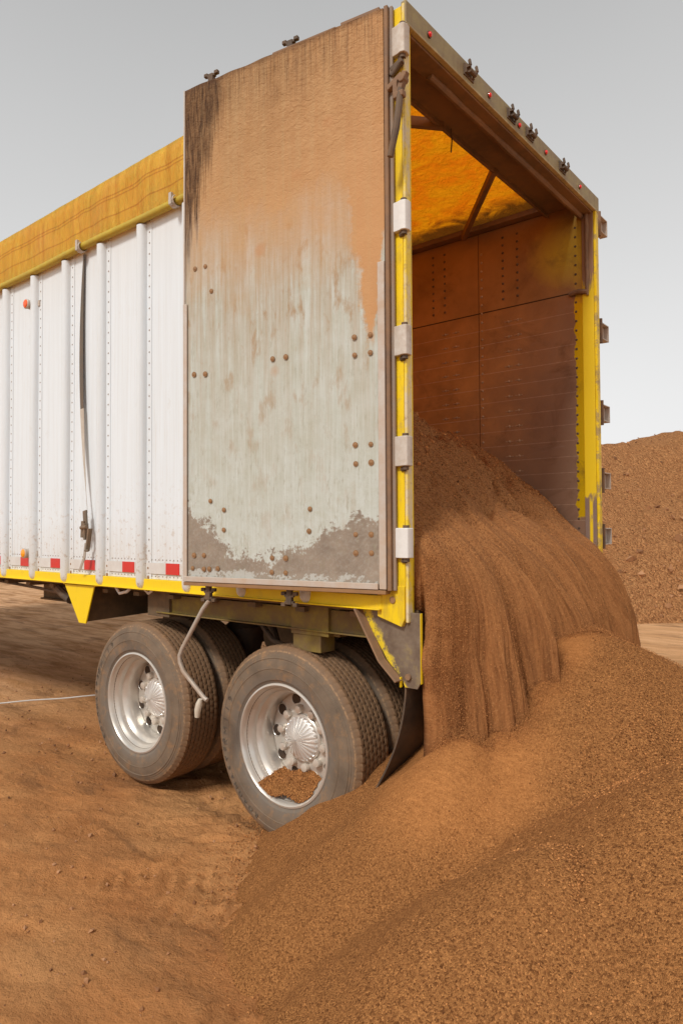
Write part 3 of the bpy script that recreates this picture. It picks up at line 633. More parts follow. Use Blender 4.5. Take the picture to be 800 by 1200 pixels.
# ---- rear frame
def left_post():
    mb = MB(); mb.box(-.135, -.018, -.012, .062, -.30, 2.30)
    mb.prism([(-.165,-.29),(-.018,-.29),(-.018,-.43),(-.035,-.468),(-.165,-.43)], 'y', -.019, .06)
    for (x, z, r) in ((-.08, -.352, .016), (-.10, 2.20, .012)): mb.tube([(x, -.0195, z), (x, -.0185-.006, z)], r, 12, 1)
    po = mb.build('rear_post', [M['yellow_post'], M['rivet']], T, .004)
    mb = MB(); mb.box(-.0175, -.002, -.012, .030, -.45, 2.31); mb.build('post_edge', M['edge'], po, .005)
left_post()
mb = MB(); mb.box(-.0995, -.018, 2.372, 2.41, -.46, 2.30); po = mb.build('rear_post', M['postin'], T, .004)
mb = MB(); mb.box(-.0175, .002, 2.378, YR, -.46, 2.22); mb.build('post_edge', M['yellow_worn'], po, .004)
mb = MB(); pts = [(-.060 + random.uniform(-.003,.003), 2.366, 1.62+.07*k) for k in range(10)]; mb.tube(pts, [.008]+[.013+random.uniform(-.002,.003) for k in range(1,10)], 9); mb.tube([(-.19,2.375,1.655),(-.12,2.36,1.66),(-.06,2.365,1.645)], .018, 8)
mb.build('caked_conduit', M['brownsteel'], po)
mb = MB(); mb.box(-.022, .006, -.008, YR+.006, 2.215, 2.322); hd = mb.build('rear_header', M['header'], T, .004)
mb = MB(); mb.box(-.135, -.0225, .0, 2.41, 2.205, 2.29); 
pts = [(-.10, .35+.17*k, 2.200+random.uniform(-.004,.004)) for k in range(13)]; mb.tube(pts, [.018+random.uniform(-.004,.006) for k in range(13)], 9)
mb.build('header_underside', M['brownsteel'], hd, .004)
# hood plate inside the roof, with corner webs and a bow, braces
mb = MB(); mb.box(-.355, -.14, .06, 2.385, 2.296, 2.303); mb.box(-.365, -.345, .06, 2.385, 2.27, 2.303); mb.build('roof_hood_plate', M['brownsteel'], T, .002)
for (p0, p1) in (((-.345, 1.52, 2.285), (-1.03, 2.33, 2.29)), ((-.34, .88, 2.285), (-1.03, .10, 2.29))):
    d = (Vector(p1)-Vector(p0)); n = Vector((d.y, -d.x, 0)).normalized()*.018; mb = MB(); c = (Vector(p0)+Vector(p1))/2
    mb.obox(c, d/2, n, (0,0,.028)); mb.build('roof_brace', M['brownsteel'], T, .003)
mb = MB(); mb.tube([(-.33,.95,2.29),(-.33,.96,2.22),(-.34,.965,2.16)], .004, 6); mb.build('hanging_hook', M['darksteel'], T)
for bx in (-3.4, -5.8, -8.2, -10.6):
    mb = MB(); mb.tube([(bx, .1+2.2*k/8, 2.31+.07*math.sin(math.pi*k/8)) for k in range(9)], .02, 8); mb.build('roof_bow', M['darksteel'], T)
# marker lights and lock keepers on the header
for y in (.18, .77, 1.13, 1.50, 2.06):
    mb = MB(); mb.tube([(.0055, y, 2.262), (.012, y, 2.262)], .016, 14); b = mb.build('marker_light', M['darksteel'], T)
    mb = MB(); mb.dome((.012, y, 2.262), (1,0,0), .0125, .9, 12); mb.build('lens', M['lensred'], b)
def keeper(y):
    mb = MB()
    for s in (-1, 1):
        mb.obox((.014, y+s*.033, 2.272), (.007,0,0), (0,.010,0), (0,0,.022)); mb.obox((.028, y+s*.034, 2.280), (.012,0,0), (0,.008,0), (0,0,.008)); mb.obox((.036, y+s*.035, 2.294), (.006,0,.003), (0,.007,0), (-.003,0,.016))
    mb.tube([(.03, y-.03, 2.262), (.03, y+.03, 2.262)], .012, 8); mb.box(.006, .012, y-.05, y+.05, 2.24, 2.30)
    return mb.build('lock_keeper', M['darksteel'], T, .002)
for y in (.55, 1.03, 1.27, 1.76): keeper(y)

# ---- hinges
def hinge(parent, z, mat, s=0):
    h = .066
    mb = MB(); pr = [(-.140,-.006),(-.140,-.030),(-.03,-.034),(-.006,-.040),(.012,-.034),(.017,-.012),(.013,.010),(-.004,.014),(-.004,.004),(-.02,-.006)]
    mb.prism([(x, y) for x, y in pr], 'z', z-h, z+h)
    hg = mb.build('hinge', mat, parent, .004, 50)
    mb = MB(); mb.tube([(-.008, -.016, z-h-.016), (-.008, -.016, z+h+.012)], .0145, 12); mb.tube([(-.03,-.012,z-h-.012),(-.008,-.016,z-h-.012)], .011, 8); mb.build('hinge_pin', M['darksteel'], hg)
    if s: 
        mb = MB(); mb.dome((-.075, -.032, z), (0,-1,0), .010, .5, 8); mb.build('bolt', M['hinge'], hg)
for z, mt, s in ((2.137, M['hinge'], 0), (1.345, M['hingew'], 0), (.792, M['hinge'], 1), (.303, M['hinge'], 0), (-.100, M['hingew'], 0)): hinge(T, z, mt, s)
for z in (2.19, 1.40, .80, .305, -.100):
    mb = MB(); mb.box(-.075, -.068, 2.44, 2.69, z-.06, z+.06); mb.box(-.068, -.02, 2.68, 2.69, z-.06, z+.06); mb.box(-.068, -.02, 2.56, 2.68, z+.052, z+.06); mb.box(-.068, -.02, 2.56, 2.68, z-.06, z-.052)
    mb.box(-.060, -.052, 2.56, 2.679, z-.05, z+.05); hg = mb.build('hinge', M['alu'], T, .002); mb = MB(); mb.tube([(-.035, 2.555, z-.09), (-.035, 2.555, z+.09)], .014, 10); mb.build('hinge_pin', M['brownsteel'], hg)

# ---- left door, swung right round against the side
HP = Vector((-.088, -.052, 0)); DD = Vector((-.985, -.171, 0)).normalized(); DN = Vector((DD.y, -DD.x, 0)); DN = DN if DN.y < 0 else -DN
DL = 1.170; Z0, Z1 = -.300, 2.300
def dp(u, z, off=0): return HP + DD*u + DN*off + Vector((0,0,z))
def dbox(mb, u0, u1, z0, z1, o0, o1, mi=0):
    c = dp((u0+u1)/2, (z0+z1)/2, (o0+o1)/2); mb.obox(c, DD*(u1-u0)/2, DN*(o1-o0)/2, (0,0,(z1-z0)/2), mi); return mb
mb = MB(); # panel with slightly wavy face
nu, nz = 60, 130
us = np.linspace(0, DL, nu); zs = np.linspace(Z0, Z1, nz); vs = []
for side in (0, 1):
    for u in us:
        for z in zs:
            w = float(fbm(np.array([u*2.2]), np.array([z*1.5]), 2, 51)[0])*.010 if 0 < u < DL and Z0 < z < Z1 else 0
            vs.append(dp(u, z + (0.0025*math.sin(u*31)*(z == Z1)), (w if side == 0 else -.045)))
f = []; n1 = nu*nz
for i in range(nu-1):
    for j in range(nz-1):
        a = i*nz+j; f.append((a, a+nz, a+nz+1, a+1)); f.append((a+n1+1, a+n1+nz+1, a+n1+nz, a+n1))
for i in range(nu-1): f.append((i*nz, i*nz+n1, (i+1)*nz+n1, (i+1)*nz)); f.append((i*nz+nz-1, (i+1)*nz+nz-1, (i+1)*nz+nz-1+n1, i*nz+nz-1+n1))
for j in range(nz-1): f.append((j, j+1, j+1+n1, j+n1)); a = (nu-1)*nz+j; f.append((a, a+n1, a+n1+1, a+1))
mb.add(vs, f)
door = mb.build('rear_door', M['door'], T)
mb = MB(); 
dbox(mb, -.004, .030, Z0-.004, Z1*.50, .004, .016); dbox(mb, .036, DL, Z0-.006, Z0+.022, .004, .016); dbox(mb, DL-.022, DL+.004, Z0-.006, Z1*.50, .004, .012)
mb.build('door_edge_trim', M['alu'], door, .003)
mb = MB(); dbox(mb, .0, DL, Z0-.026, Z0-.008, -.04, .012); mb.build('rusty_bottom_lip', M['rivet'], door, .002)
mb = MB(); dbox(mb, -.024, -.005, Z0-.01, Z1+.004, -.03, .006); mb.build('door_hinge_edge', M['brownsteel'], door, .003)
mb = MB(); dbox(mb, -.040, -.0245, Z0-.01, Z1+.006, -.03, -.012); mb.build('door_seal', M['seal'], door, .003)
mb = MB(); dbox(mb, DL+.001, DL+.010, Z0, Z1, -.05, .002); mb.build('door_free_edge', M['alu'], door, .002)
mb = MB(); dbox(mb, .25, DL*.52, Z1+.001, Z1+.012, -.03, -.005); dbox(mb, .02, .22, Z1+.001, Z1+.016, -.03, -.002); mb.build('top_seal_strip', M['brownsteel'], door, .002)
mb = MB()
for (u, z) in ((1.105,-.169),(1.039,-.168),(1.114,-.236),(1.039,-.239),(1.003,-.238),(.948,-.234),(.996,.11),(.908,.063),(.909,-.038),(.395,.058),(.401,-.046),(.152,-.062),(.074,-.062),(.152,-.146),(.073,-.145),(.612,-.175),(.533,-.175),(.614,-.244),(.533,-.245),(.152,.343),(.073,.341),(.15,.257),(.072,.259),(.606,.792),(.529,.792),(1.105,.773),(1.03,.767),(.154,.834),(.073,.834),(.153,.752),(.073,.753),(1.098,1.328),(1.029,1.328),(.989,1.192)):
    mb = MB(); mb.dome(dp(u, z, .003), DN, random.uniform(.0095,.0115), .5, 10); mb.tube([dp(u, z, .002), dp(u, z, .005)], random.uniform(.0115,.0145), 12)
    mb.build('door_bolt', M['rivet'], door)
# lock bars on the outer face (towards the trailer) with forked cams at their ends
def cam_end(p, up, parent):
    mb = MB(); p = Vector(p); s = 1 if up else -1
    mb.tube([p - Vector((0,0,.05*s)), p + Vector((0,0,.012*s))], .017, 10)
    for zz in (.012, .045):
        c = p + Vector((0,0,s*zz)); mb.obox(c, DD*.026, DN*.010, (0,0,.007)); 
        for q in (-1, 1): mb.obox(c + DD*q*.034 + Vector((0,0,s*.010*(1 if zz > .02 else -1))), DD*.012, DN*.010, (0,0,.009))
    mb.obox(p + Vector((0,0,s*.028)), DD*.016, DN*.013, (0,0,.026))
    return mb.build('lock_cam', M['darksteel'], parent, .003)
for u in (.533, 1.035):
    mb = MB(); mb.tube([dp(u, Z0-.01, -.075), dp(u, Z1+.01, -.075)], .017, 10)
    for z in (-.1, .5, 1.2, 2.0): dbox(mb, u-.05, u+.05, z-.03, z+.03, -.075, -.046)
    b = mb.build('lock_bar', M['brownsteel'], door)
    cam_end(dp(u, Z1+.02, -.055), True, door); cam_end(dp(u, Z0-.045, -.03), False, door)
mb = MB()
P = [dp(1.030, -.40, -.03), dp(1.075, -.45, -.03), dp(1.205, -.66, -.02), dp(1.225, -.70, -.02), dp(1.222, -.735, -.02), dp(1.200, -.78, -.02), dp(1.050, -.900, -.01), dp(1.030, -.910, -.01)]
mb.tube(P, .0115, 10); hb = mb.build('lock_handle', M['rod'], door)
mb = MB(); mb.tube([dp(1.062,-.905,.004), dp(1.070,-.93,.004), dp(1.080,-.965,.004), dp(1.084,-1.0,.004)], [.010,.017,.017,.012], 12); mb.build('handle_grip', M['grip'], hb)
# right door folded back along the far side
mb = MB(); mb.box(-1.23, -.06, 2.535, 2.575, -.30, 2.20); mb.box(-.06, -.045, 2.53, 2.56, -.31, 2.22)
d2 = mb.build('rear_door', M['backdoor'], T, .004)
d2['label'] = 'far side door folded back, only its thin edge showing'
# telescopic hold back arm clamped on the near post
mb = MB(); mb.tube([(.004, -.052, 1.895), (.010,-.075,1.80), (.012,-.098,1.70), (-.02,-.10,1.58)], [.013,.016,.016,.014], 10); a = mb.build('holdback_rod', M['darksteel'], T)
mb = MB(); mb.obox((-.03,-.045,1.94), (.040,0,.018), (0,.012,0), (-.004,0,.012)); mb.obox((.012,-.05,1.915), (.012,0,-.006), (0,.014,0), (.020,0,.045)); mb.obox((-.02,-.055,1.90), (.012,0,0), (0,.010,0), (0,0,.034)); mb.obox((.0,-.055,1.865), (.026,0,0), (0,.016,0), (0,0,.014))
mb.tube([(.018,-.072,1.93),(.018,-.03,1.93)], .017, 10); mb.build('clevis', M['brownsteel'], a, .005)
mb = MB(); mb.tube([(-.01,-.03,2.03), (-.045,-.03,2.0), (-.06,-.035,1.985)], .012, 8); mb.obox((-.03,-.028,2.025), (.03,0,.012), (0,.012,0), (-.004,0,.010)); mb.build('post_clip', M['darksteel'], T, .003)

# ---- tarp over the roof
prof = []
for (y, z) in ((-.030,1.90),(-.031,2.0),(-.029,2.12),(-.026,2.22),(-.010,2.285),(.035,2.325),(.11,2.35),(.3,2.38),(.6,2.405),(1.2,2.42),(1.8,2.405),(2.1,2.38),(2.32,2.35),(2.40,2.325),(2.445,2.285),(2.456,2.22),(2.46,2.0),(2.46,1.90)): prof.append((y, z))
xs_ = list(np.arange(-.27, -5.5, -.045)) + list(np.linspace(-5.8, LEN, 20)); vs = []; n = len(prof)
# subdivide the profile for folds
P2 = []
for i in range(n-1):
    k = 6 if abs(prof[i+1][1]-prof[i][1]) > .04 else 4
    for j in range(k): t = j/k; P2.append((prof[i][0]*(1-t)+prof[i+1][0]*t, prof[i][1]*(1-t)+prof[i+1][1]*t))
P2.append(prof[-1]); n = len(P2)
for x in xs_:
    for (y, z) in P2:
        w = float(fbm(np.array([x*5.5 + z*1.6]), np.array([z*1.1+y*.6]), 3, 61)[0])
        sag = float(fbm(np.array([x*1.1]), np.array([y*1.2]), 3, 62)[0])
        if y < .02: dy, dz = w*.045*min(1, (2.32-z)*6), 0
        elif y > 2.41: dy, dz = -w*.02, 0
        else: dy, dz = 0, w*.012 + sag*.07*math.sin(math.pi*(y)/2.43)
        vs.append((x, y+dy, z+dz))
f = [(i*n+j, i*n+j+1, (i+1)*n+j+1, (i+1)*n+j) for i in range(len(xs_)-1) for j in range(n-1)]
mb = MB(); mb.add(vs, f); tarp = mb.build('tarp', M['tarp'], T, 0, 80)
mb = MB(); mb.tube([(x, -.036+.002*math.sin(x*3), 1.893+.003*math.sin(x*4.3)) for x in xs_], .024, 12); mb.build('tarp_roll_tube', M['tarp_tube'], tarp)
mb = MB(); mb.tube([(x, 2.475, 1.888) for x in (-.27, LEN)], .026, 10); mb.build('tarp_roll_tube', M['tarp_tube'], tarp)
for x in (-2.63, -1.60):
    mb = MB(); ring = [(x, -.045+.032*math.cos(a), 1.888+.032*math.sin(a)) for a in np.linspace(R(120), R(400), 10)]
    for p in ring: pass
    for i in range(9):
        a, b = Vector(ring[i]), Vector(ring[i+1]); c = (a+b)/2; d = (b-a)/2; nn = Vector((0, d.z, -d.y)).normalized()*.003; mb.obox(c, (.022,0,0), d*1.1, nn)
    mb.box(x-.012, x+.012, -.085, -.065, 1.86, 1.93); mb.build('tarp_clamp', M['alu'], tarp, .002)

# ---- tie down strap with ratchet
mb = MB(); pts = []; K = 40; vs = []
for k in range(K+1):
    t = k/K; z = 1.86 - t*1.78; q_ = .10+.98*t; wd = .027*max(0, math.sin(math.pi*min(1, q_)))**.8 + .004
    x = -2.655 - .04*math.sin(t*3.1) + .11*t*t; y = -.012 - .03*t*t
    a = .25+1.2*t; vs += [(x-wd, y+.004, z), (x+wd, y-.006, z), (x+wd, y-.003, z), (x-wd, y+.007, z)]
f = []
for k in range(K):
    for j in range(4): f.append((k*4+j, k*4+(j+1)%4, (k+1)*4+(j+1)%4, (k+1)*4+j))
mb.add(vs[:4*25], f[:4*24]); st = mb.build('tie_down_strap', M['strap'], T)
mb = MB(); mb.add([(a + (.004 if i % 4 in (1, 2) else -.004), b, c) for i, (a, b, c) in enumerate(vs[4*24:])], f[:4*(K-24)]); mb.build('pale_webbing', M['webbing'], st)
mb = MB(); mb.obox((-2.545,-.058,.045), (.020,0,.004), (0,.006,0), (-.006,0,.050)); mb.obox((-2.560,-.062,-.03), (.016,0,0), (0,.012,0), (.004,0,.055)); mb.obox((-2.52,-.068,-.045), (.010,0,0), (0,.016,0), (-.004,0,.055))
mb.tube([(-2.56,-.08,-.02),(-2.49,-.08,-.015)], .013, 10); mb.obox((-2.49,-.066,-.10), (.008,0,0), (0,.014,0), (.016,0,.075)); mb.tube([(-2.50,-.085,-.17),(-2.46,-.085,-.17)], .008, 8)
mb.build('ratchet_buckle', M['ratchet'], st, .002)
mb = MB(); mb.obox((-2.545,-.060,-.18), (.014,0,.002), (0,.002,0), (.012,0,.060)); mb.obox((-2.580,-.062,-.265), (.015,0,.004), (0,.002,0), (.026,0,.042)); mb.build('strap_tail', M['rod'], st)
# side marker lamps
for (x, z, mt) in ((-3.37, 1.655, 'lensr'), (-3.385, -.205, 'lensa')):
    mb = MB(); d = Vector((0, -1, 0)); c = Vector((x, -.002, z)); mb.tube([c, c+d*.045, c+d*.062, c+d*.066], [.036,.034,.038,.034], 18); mb.box(x-.02, x+.10, -.012, -.001, z-.02, z+.02)
    b = mb.build('side_marker_lamp', M['alu'], T); mb = MB(); mb.dome(c+d*.062, d, .033, .5, 18); mb.build('lens', M[mt], b)

# ---- rear corner gusset and mud flap
mb = MB(); mb.prism([(-.27,-.405),(.050,-.405),(.050,-.70),(.030,-.735),(-.035,-.735),(-.050,-.70),(-.13,-.625),(-.255,-.44)], 'y', .004, .014)
cg = mb.build('corner_gusset', M['yellow_dirty'], T, .002)
mb = MB()
for (a, b) in (((-.275,-.405),(-.14,-.625)), ((-.14,-.625),(-.050,-.705))):
    a, b = Vector((a[0], 0, a[1])), Vector((b[0], 0, b[1])); c = (a+b)/2; d = (b-a)/2; nn = Vector((d.z, 0, -d.x)).normalized()*.005; mb.obox(c+Vector((0,-.022,0)), d*1.03, (0,.026,0), nn)
mb.build('gusset_flange', M['brownsteel'], cg, .002)
mb = MB(); mb.box(.0505, .054, -.002, .014, -.71, -.405); mb.box(-.054, -.047, -.010, .004, -.735, -.69); mb.build('yellow_edge_strip', M['yellow'], cg, .002)
mb = MB(); mb.tube([(-.012,.003,-.685),(-.012,-.008,-.685)], .014, 12); mb.build('bolt', M['brownsteel'], cg)
mb = MB(); mb.box(.02, .055, .08, 2.35, -.60, -.43); mb.box(.02, .03, .08, 2.35, -.66, -.60); mb.build('rear_underride_beam', M['yellow_dirty'], T, .004)
mb = MB(); mb.prism([(.062,-.56),(.070,-.62),(.066,-.70),(.072,-.78),(.062,-.80),(.056,-.72),(.060,-.64),(.054,-.57)], 'y', .06, .085); mb.build('bent_paint_strip', M['yellow'], T)
def flap(y0, y1, nm='mud_flap'):
    mb = MB(); K = 24; J = 10; vs = []
    for off in (0, .009):
        for k in range(K+1):
            t = k/K; z = -.70 - t*.62; x = -.045 - .24*t**2.0 + off
            for j in range(J+1):
                s = j/J; vs.append((x + .02*math.sin(s*3)*t, y0 + (y1-y0)*s, z))
    n1 = (K+1)*(J+1); f = []
    for k in range(K):
        for j in range(J):
            a = k*(J+1)+j; f.append((a, a+1, a+J+2, a+J+1)); f.append((a+n1+J+1, a+n1+J+2, a+n1+1, a+n1))
        a = k*(J+1); f.append((a, a+J+1, a+n1+J+1, a+n1)); a += J; f.append((a, a+n1, a+n1+J+1, a+J+1))
    mb.add(vs, f); return mb.build(nm, M['rubber'], T)
flap(.02, .62); flap(1.80, 2.40)
# ---- chassis
mb = MB()
for y in (.72, 1.62):
    mb.box(-4.6, -.15, y, y+.07, -.66, -.44); mb.box(-4.6, -.15, y-.03, y+.10, -.675, -.66)
mb.build('slider_rail', M['under'], T)
mb = MB()
for i in range(34): x = -.35-.355*i; mb.box(x-.03, x+.03, .05, 2.38, -.455, -.43) if x > LEN else None
fcm = mb.build('floor_crossmember', M['under'], T)
mb = MB(); mb.box(-1.95, -.16, .105, .125, -.545, -.44); mb.box(-1.95, -.16, .075, .125, -.552, -.545)
mb.build('fender_rail', M['yellow_mud'], T, .002)
mb = MB(); mb.box(-.80, -.545, .085, .30, -.575, -.41); mb.box(-.79, -.60, .09, .2, -.66, -.575); mb.box(-.545, -.50, .12, .3, -.575, -.41); mb.build('fender_bracket', M['yellow_mud'], T, .003)
mb = MB(); mb.box(-2.05, -1.83, .085, .30, -.575, -.41); mb.build('fender_bracket', M['under'], T, .003)
AX = ((-.82, -1.145), (-2.10, -1.125))
for (x, z) in AX:
    mb = MB(); mb.tube([(x, .25, z), (x, 2.18, z)], .065, 14); 
    for y in (.60, 1.83): mb.tube([(x, y-.09, z), (x, y+.09, z)], .20, 20)
    mb.build('axle', M['under'], T)
    for y in (.78, 1.64):
        mb = MB(); mb.obox((x-.30, y, z+.22), (.30,0,-.10), (0,.035,0), (.02,0,.05)); mb.box(x-.68, x-.52, y-.05, y+.05, -1.0, -.66)
        mb.build('suspension_arm', M['under'], T, .003)
        mb = MB(); mb.lathe([(0,0),(.10,.0),(.135,.03),(.12,.08),(.135,.13),(.12,.18),(.135,.23),(.10,.26),(0,.26)], (0,0,0), 18)
        vs = [(x+.18+v[0], y+v[2], -.68-v[1]) for v in mb.v]; m2 = MB(); m2.add(vs, mb.f); m2.build('air_spring', M['rubber'], T)
mb = MB(); mb.tube([(-1.46, .66, -.72), (-1.46, 1.8, -.72)], .14, 20); mb.build('air_tank', M['under'], T)
mb = MB(); mb.tube([(-5.6, .25, -.43), (-3.5, .12, -.48), (-2.95, .06, -.50)], .012, 8); mb.tube([(-3.25,.10,-.44),(-3.05,.07,-.50),(-2.92,.05,-.53)], .030, 8); mb.build('air_line', M['darksteel'], T)
mb = MB(); mb.tube([(-1.28,.42,-.60),(-1.2,.40,-.74),(-1.05,.40,-.80),(-.9,.42,-.74)], .022, 8); mb.tube([(-1.3,.34,-.58),(-1.18,.33,-.68),(-1.0,.33,-.72)], .016, 8); mb.build('air_hose', M['rubber'], T)
mb = MB(); mb.tube([(-2.32,.03,-.41),(-2.26,.02,-.445),(-2.18,.02,-.43),(-2.16,.03,-.41)], .010, 8); mb.build('rope_loop', M['tape'], T); mb = MB(); mb.tube([(-2.0,.03,-.41),(-1.95,.02,-.43),(-1.92,.03,-.41)], .008, 8); mb.build('rope_loop', M['tape'], T)
for y in (.3, 2.1):
    mb = MB(); mb.box(-9.6, -9.45, y, y+.15, -1.45, -.42); mb.box(-9.72, -9.33, y-.08, y+.23, GZ+.02, GZ+.05); mb.box(-9.565, -9.485, y+.03, y+.12, -1.6, -1.44); mb.build('landing_leg', M['darksteel'], T, .004)

# ---- wheels
TR = .505; TW = .275
def tyre_mb(c, sgn, letters=False):
    prof = [(.288,.030),(.300,.012),(.318,.004),(.330,-.002),(.332,-.005),(.345,-.008),(.380,-.012),(.388,-.012),(.390,-.014),(.393,-.014),(.395,-.012),(.415,-.010),(.440,-.004),(.443,-.006),(.447,-.005),(.450,-.001),(.458,.001),(.460,.004),(.480,.010),(.484,.014),(.494,.022),(.500,.030)]
    tread = []; d = .030
    ribs = 7; w = (TW-.060)/ribs; 
    for i in range(ribs):
        a = .030+i*w; tread += [(.504,a+.003),(.506,a+w*.5),(.504,a+w-.005)]
        if i < ribs-1: tread += [(.496,a+w-.004),(.496,a+w-.0005)]
    back = [(r, TW-d) for (r, d) in prof[::-1]]
    pr = prof + tread + back + [(.283, TW-.05), (.283, .05)]
    np_, nt_ = len(prof), len(tread)
    def rf(r, dd, k, i):
        if np_ <= i < np_+nt_:
            j = (i-np_)//5
            if (k + j*3 + ((i-np_) % 5 == 1)) % 6 == 0 and r > .5: r -= .005
        elif i >= np_-3 and i < np_ and k % 6 == 0: r -= .003
        return r, dd
    mb = MB(); mb.lathe(pr, c, 468, 0, sgn, rf, closed=True); return mb
def letter_ring(mb, text, c, sgn, r0, size, a0, step, d0):
    """raised sidewall lettering, running clockwise seen from outside"""
    cu = bpy.data.curves.new('t', 'FONT'); cu.size = size; cu.extrude = .0012; cu.align_x = 'CENTER'; cu.resolution_u = 2
    ob = bpy.data.objects.new('t', cu); COL.objects.link(ob)
    for i, ch in enumerate(text):
        if ch == ' ': continue
        cu.body = ch; bpy.context.view_layer.update(); me = ob.evaluated_get(bpy.context.evaluated_depsgraph_get()).to_mesh()
        a = a0 - i*step           # angle measured in x-z plane; outside viewer (-y) sees +x right, +z up
        er = Vector((math.cos(a), 0, math.sin(a))); et = Vector((math.sin(a), 0, -math.cos(a)))
        vs = [Vector(c) + er*(r0 + v.co.y) + et*v.co.x*1.15 + Vector((0, d0 - v.co.z, 0)) for v in me.vertices]
        mb.add(vs, [tuple(p.vertices) for p in me.polygons], 1, False); ob.evaluated_get(bpy.context.evaluated_depsgraph_get()).to_mesh_clear()
    bpy.data.objects.remove(ob); bpy.data.curves.remove(cu)
def wheel(x, y, z, outer=True, sgn=1, lab=None, tilt=.3, letters=True):
    c = (x, y, z); mb = MB()
    if outer:
        rimp = [(.300,.040),(.312,.022),(.316,.010),(.313,.001),(.304,-.002),(.297,.004),(.292,.020),(.287,.034),(.274,.046),(.268,.062),(.266,.080),(.254,.092),(.243,.108),(.239,.130),(.238,.172),(.240,.190),(.232,.190),(.232,.184),(.205,.182),(.170,.176),(.150,.172),(.11,.172)]
    else:
        rimp = [(.300,.235),(.312,.253),(.313,.274),(.300,.274),(.287,.24),(.262,.20),(.243,.15),(.239,.10),(.238,.03),(.232,.012),(.205,.014),(.17,.02),(.11,.02)]
    mb.lathe(rimp, c, 96, 0, sgn)
    if outer:
        mb.lathe([(.126,.176),(.126,.160),(.120,.155),(.0,.155)], c, 40, 0, sgn)
        for k in range(10):        # hand holes
            a = tilt + 2*math.pi*(k+.5)/10; rr_ = .204; cx, cz = x+rr_*math.cos(a), z+rr_*math.sin(a)
            yy = y + sgn*.1800; mb.tube([(cx, yy, cz), (cx, yy-sgn*.0022, cz)], .030, 16, 1)
            mb.lathe([(.030,0),(.033,-.003),(.036,.001)], (cx, yy, cz), 16, 0, sgn)
    wh = mb.build_at('wheel', [M['rim'], M['hole']], c, T)
    key = (outer, sgn)
    if key in TY:
        t = TY[key].copy(); COL.objects.link(t); t.parent = wh; t.location = (0,0,0); t.rotation_euler.y = R(-28)
        t = None
    else: t = tyre_mb(c, sgn)
    if t and outer and sgn > 0:
        letter_ring(t, 'ROADMASTER', c, 1, .418, .040, R(218), R(6.6), -.0085)
        letter_ring(t, 'RM119', c, 1, .400, .052, R(160), R(8.5), -.0105)
    if t: TY[key] = t.build_at('tyre', [M['tyre'], M['letters']], c, wh)
    if outer:
        mb = MB(); seg = 96
        def rf(r, d, k, i):
            q = (k % 4)
            return r, d + (0.0 if q in (0, 1) else .015)*(min(1, r/.05))*(1 if i < 8 else 0)
        mb.lathe([(.002,.108),(.015,.109),(.035,.112),(.06,.1175),(.080,.125),(.098,.133),(.107,.138),(.112,.145),(.115,.152),(.116,.158),(.116,.176)], c, seg, 0, sgn, rf)
        mb.build_at('hub_cap', M['hub'], c, wh, 0, 25)
        for k in range(10):
            a = tilt + 2*math.pi*k/10 + .16; cx, cz = x+.152*math.cos(a), z+.152*math.sin(a); mb = MB()
            mb.lathe([(.023,.176),(.023,.150),(.0195,.144),(.010,.142),(.0,.1415)], (cx, y, cz), 16, 0, sgn); mb.build('lug_nut', M['nut'], wh)
    return wh
TY = {}
w2 = wheel(AX[1][0], .03, AX[1][1], tilt=.05)
w1 = wheel(AX[0][0], .03, AX[0][1]); w1['label'] = 'rearmost outer wheel with soil heaped in its rim'
w2['label'] = 'front outer wheel of the tandem standing on dirt'
i1 = wheel(AX[0][0], .335, AX[0][1], False); i2 = wheel(AX[1][0], .335, AX[1][1], False)
o1 = wheel(AX[0][0], 2.40, AX[0][1], True, -1); o2 = wheel(AX[1][0], 2.40, AX[1][1], True, -1, tilt=.1); wheel(AX[0][0], 2.10, AX[0][1], False, -1); wheel(AX[1][0], 2.10, AX[1][1], False, -1)
for w in (w1, w2, i1, i2, o1, o2): w['group'] = 'trailer wheels'

# soil caught in the rear rim
nx, ny = 40, 24; c = (AX[0][0], .03, AX[0][1]); vs = []
aa = np.linspace(R(232), R(312), nx)
V = []; 
for i, a in enumerate(aa):
    for j in range(ny):
        d = .006 + .172*j/(ny-1); rb = -.004 + np.interp(d, (0,.02,.046,.08,.108,.13,.18), (.297,.290,.272,.264,.241,.237,.236))
        px_ = rb*math.cos(a); top = -.218 - .05*(d < .03) + .035*(d/.172) + .018*math.sin(px_*22+1) + float(fbm(np.array([px_*30]), np.array([d*30]), 3, 4)[0])*.02 + .28*px_*0 - .0*d
        zz = max(rb*math.sin(a), 0-9); zt = max(zz, top) if zz < top else zz
        V.append((c[0]+px_, c[1]+d, c[2]+zt-.001))
V = np.array(V); q = gridq(nx, ny)
P = V[RNG.integers(0, len(V), 1500)] + RNG.normal(0, .003, (1500,3)); V1, T1 = grains(P, .002+.003*RNG.random(1500)**2)
o = npmesh('soil_heap', np.concatenate([V, V1]), q, [M['pile'], M['grain']], tris=T1+len(V)); tag(o, 'small heap of brown soil caught inside the rear wheel rim', 'soil heap')

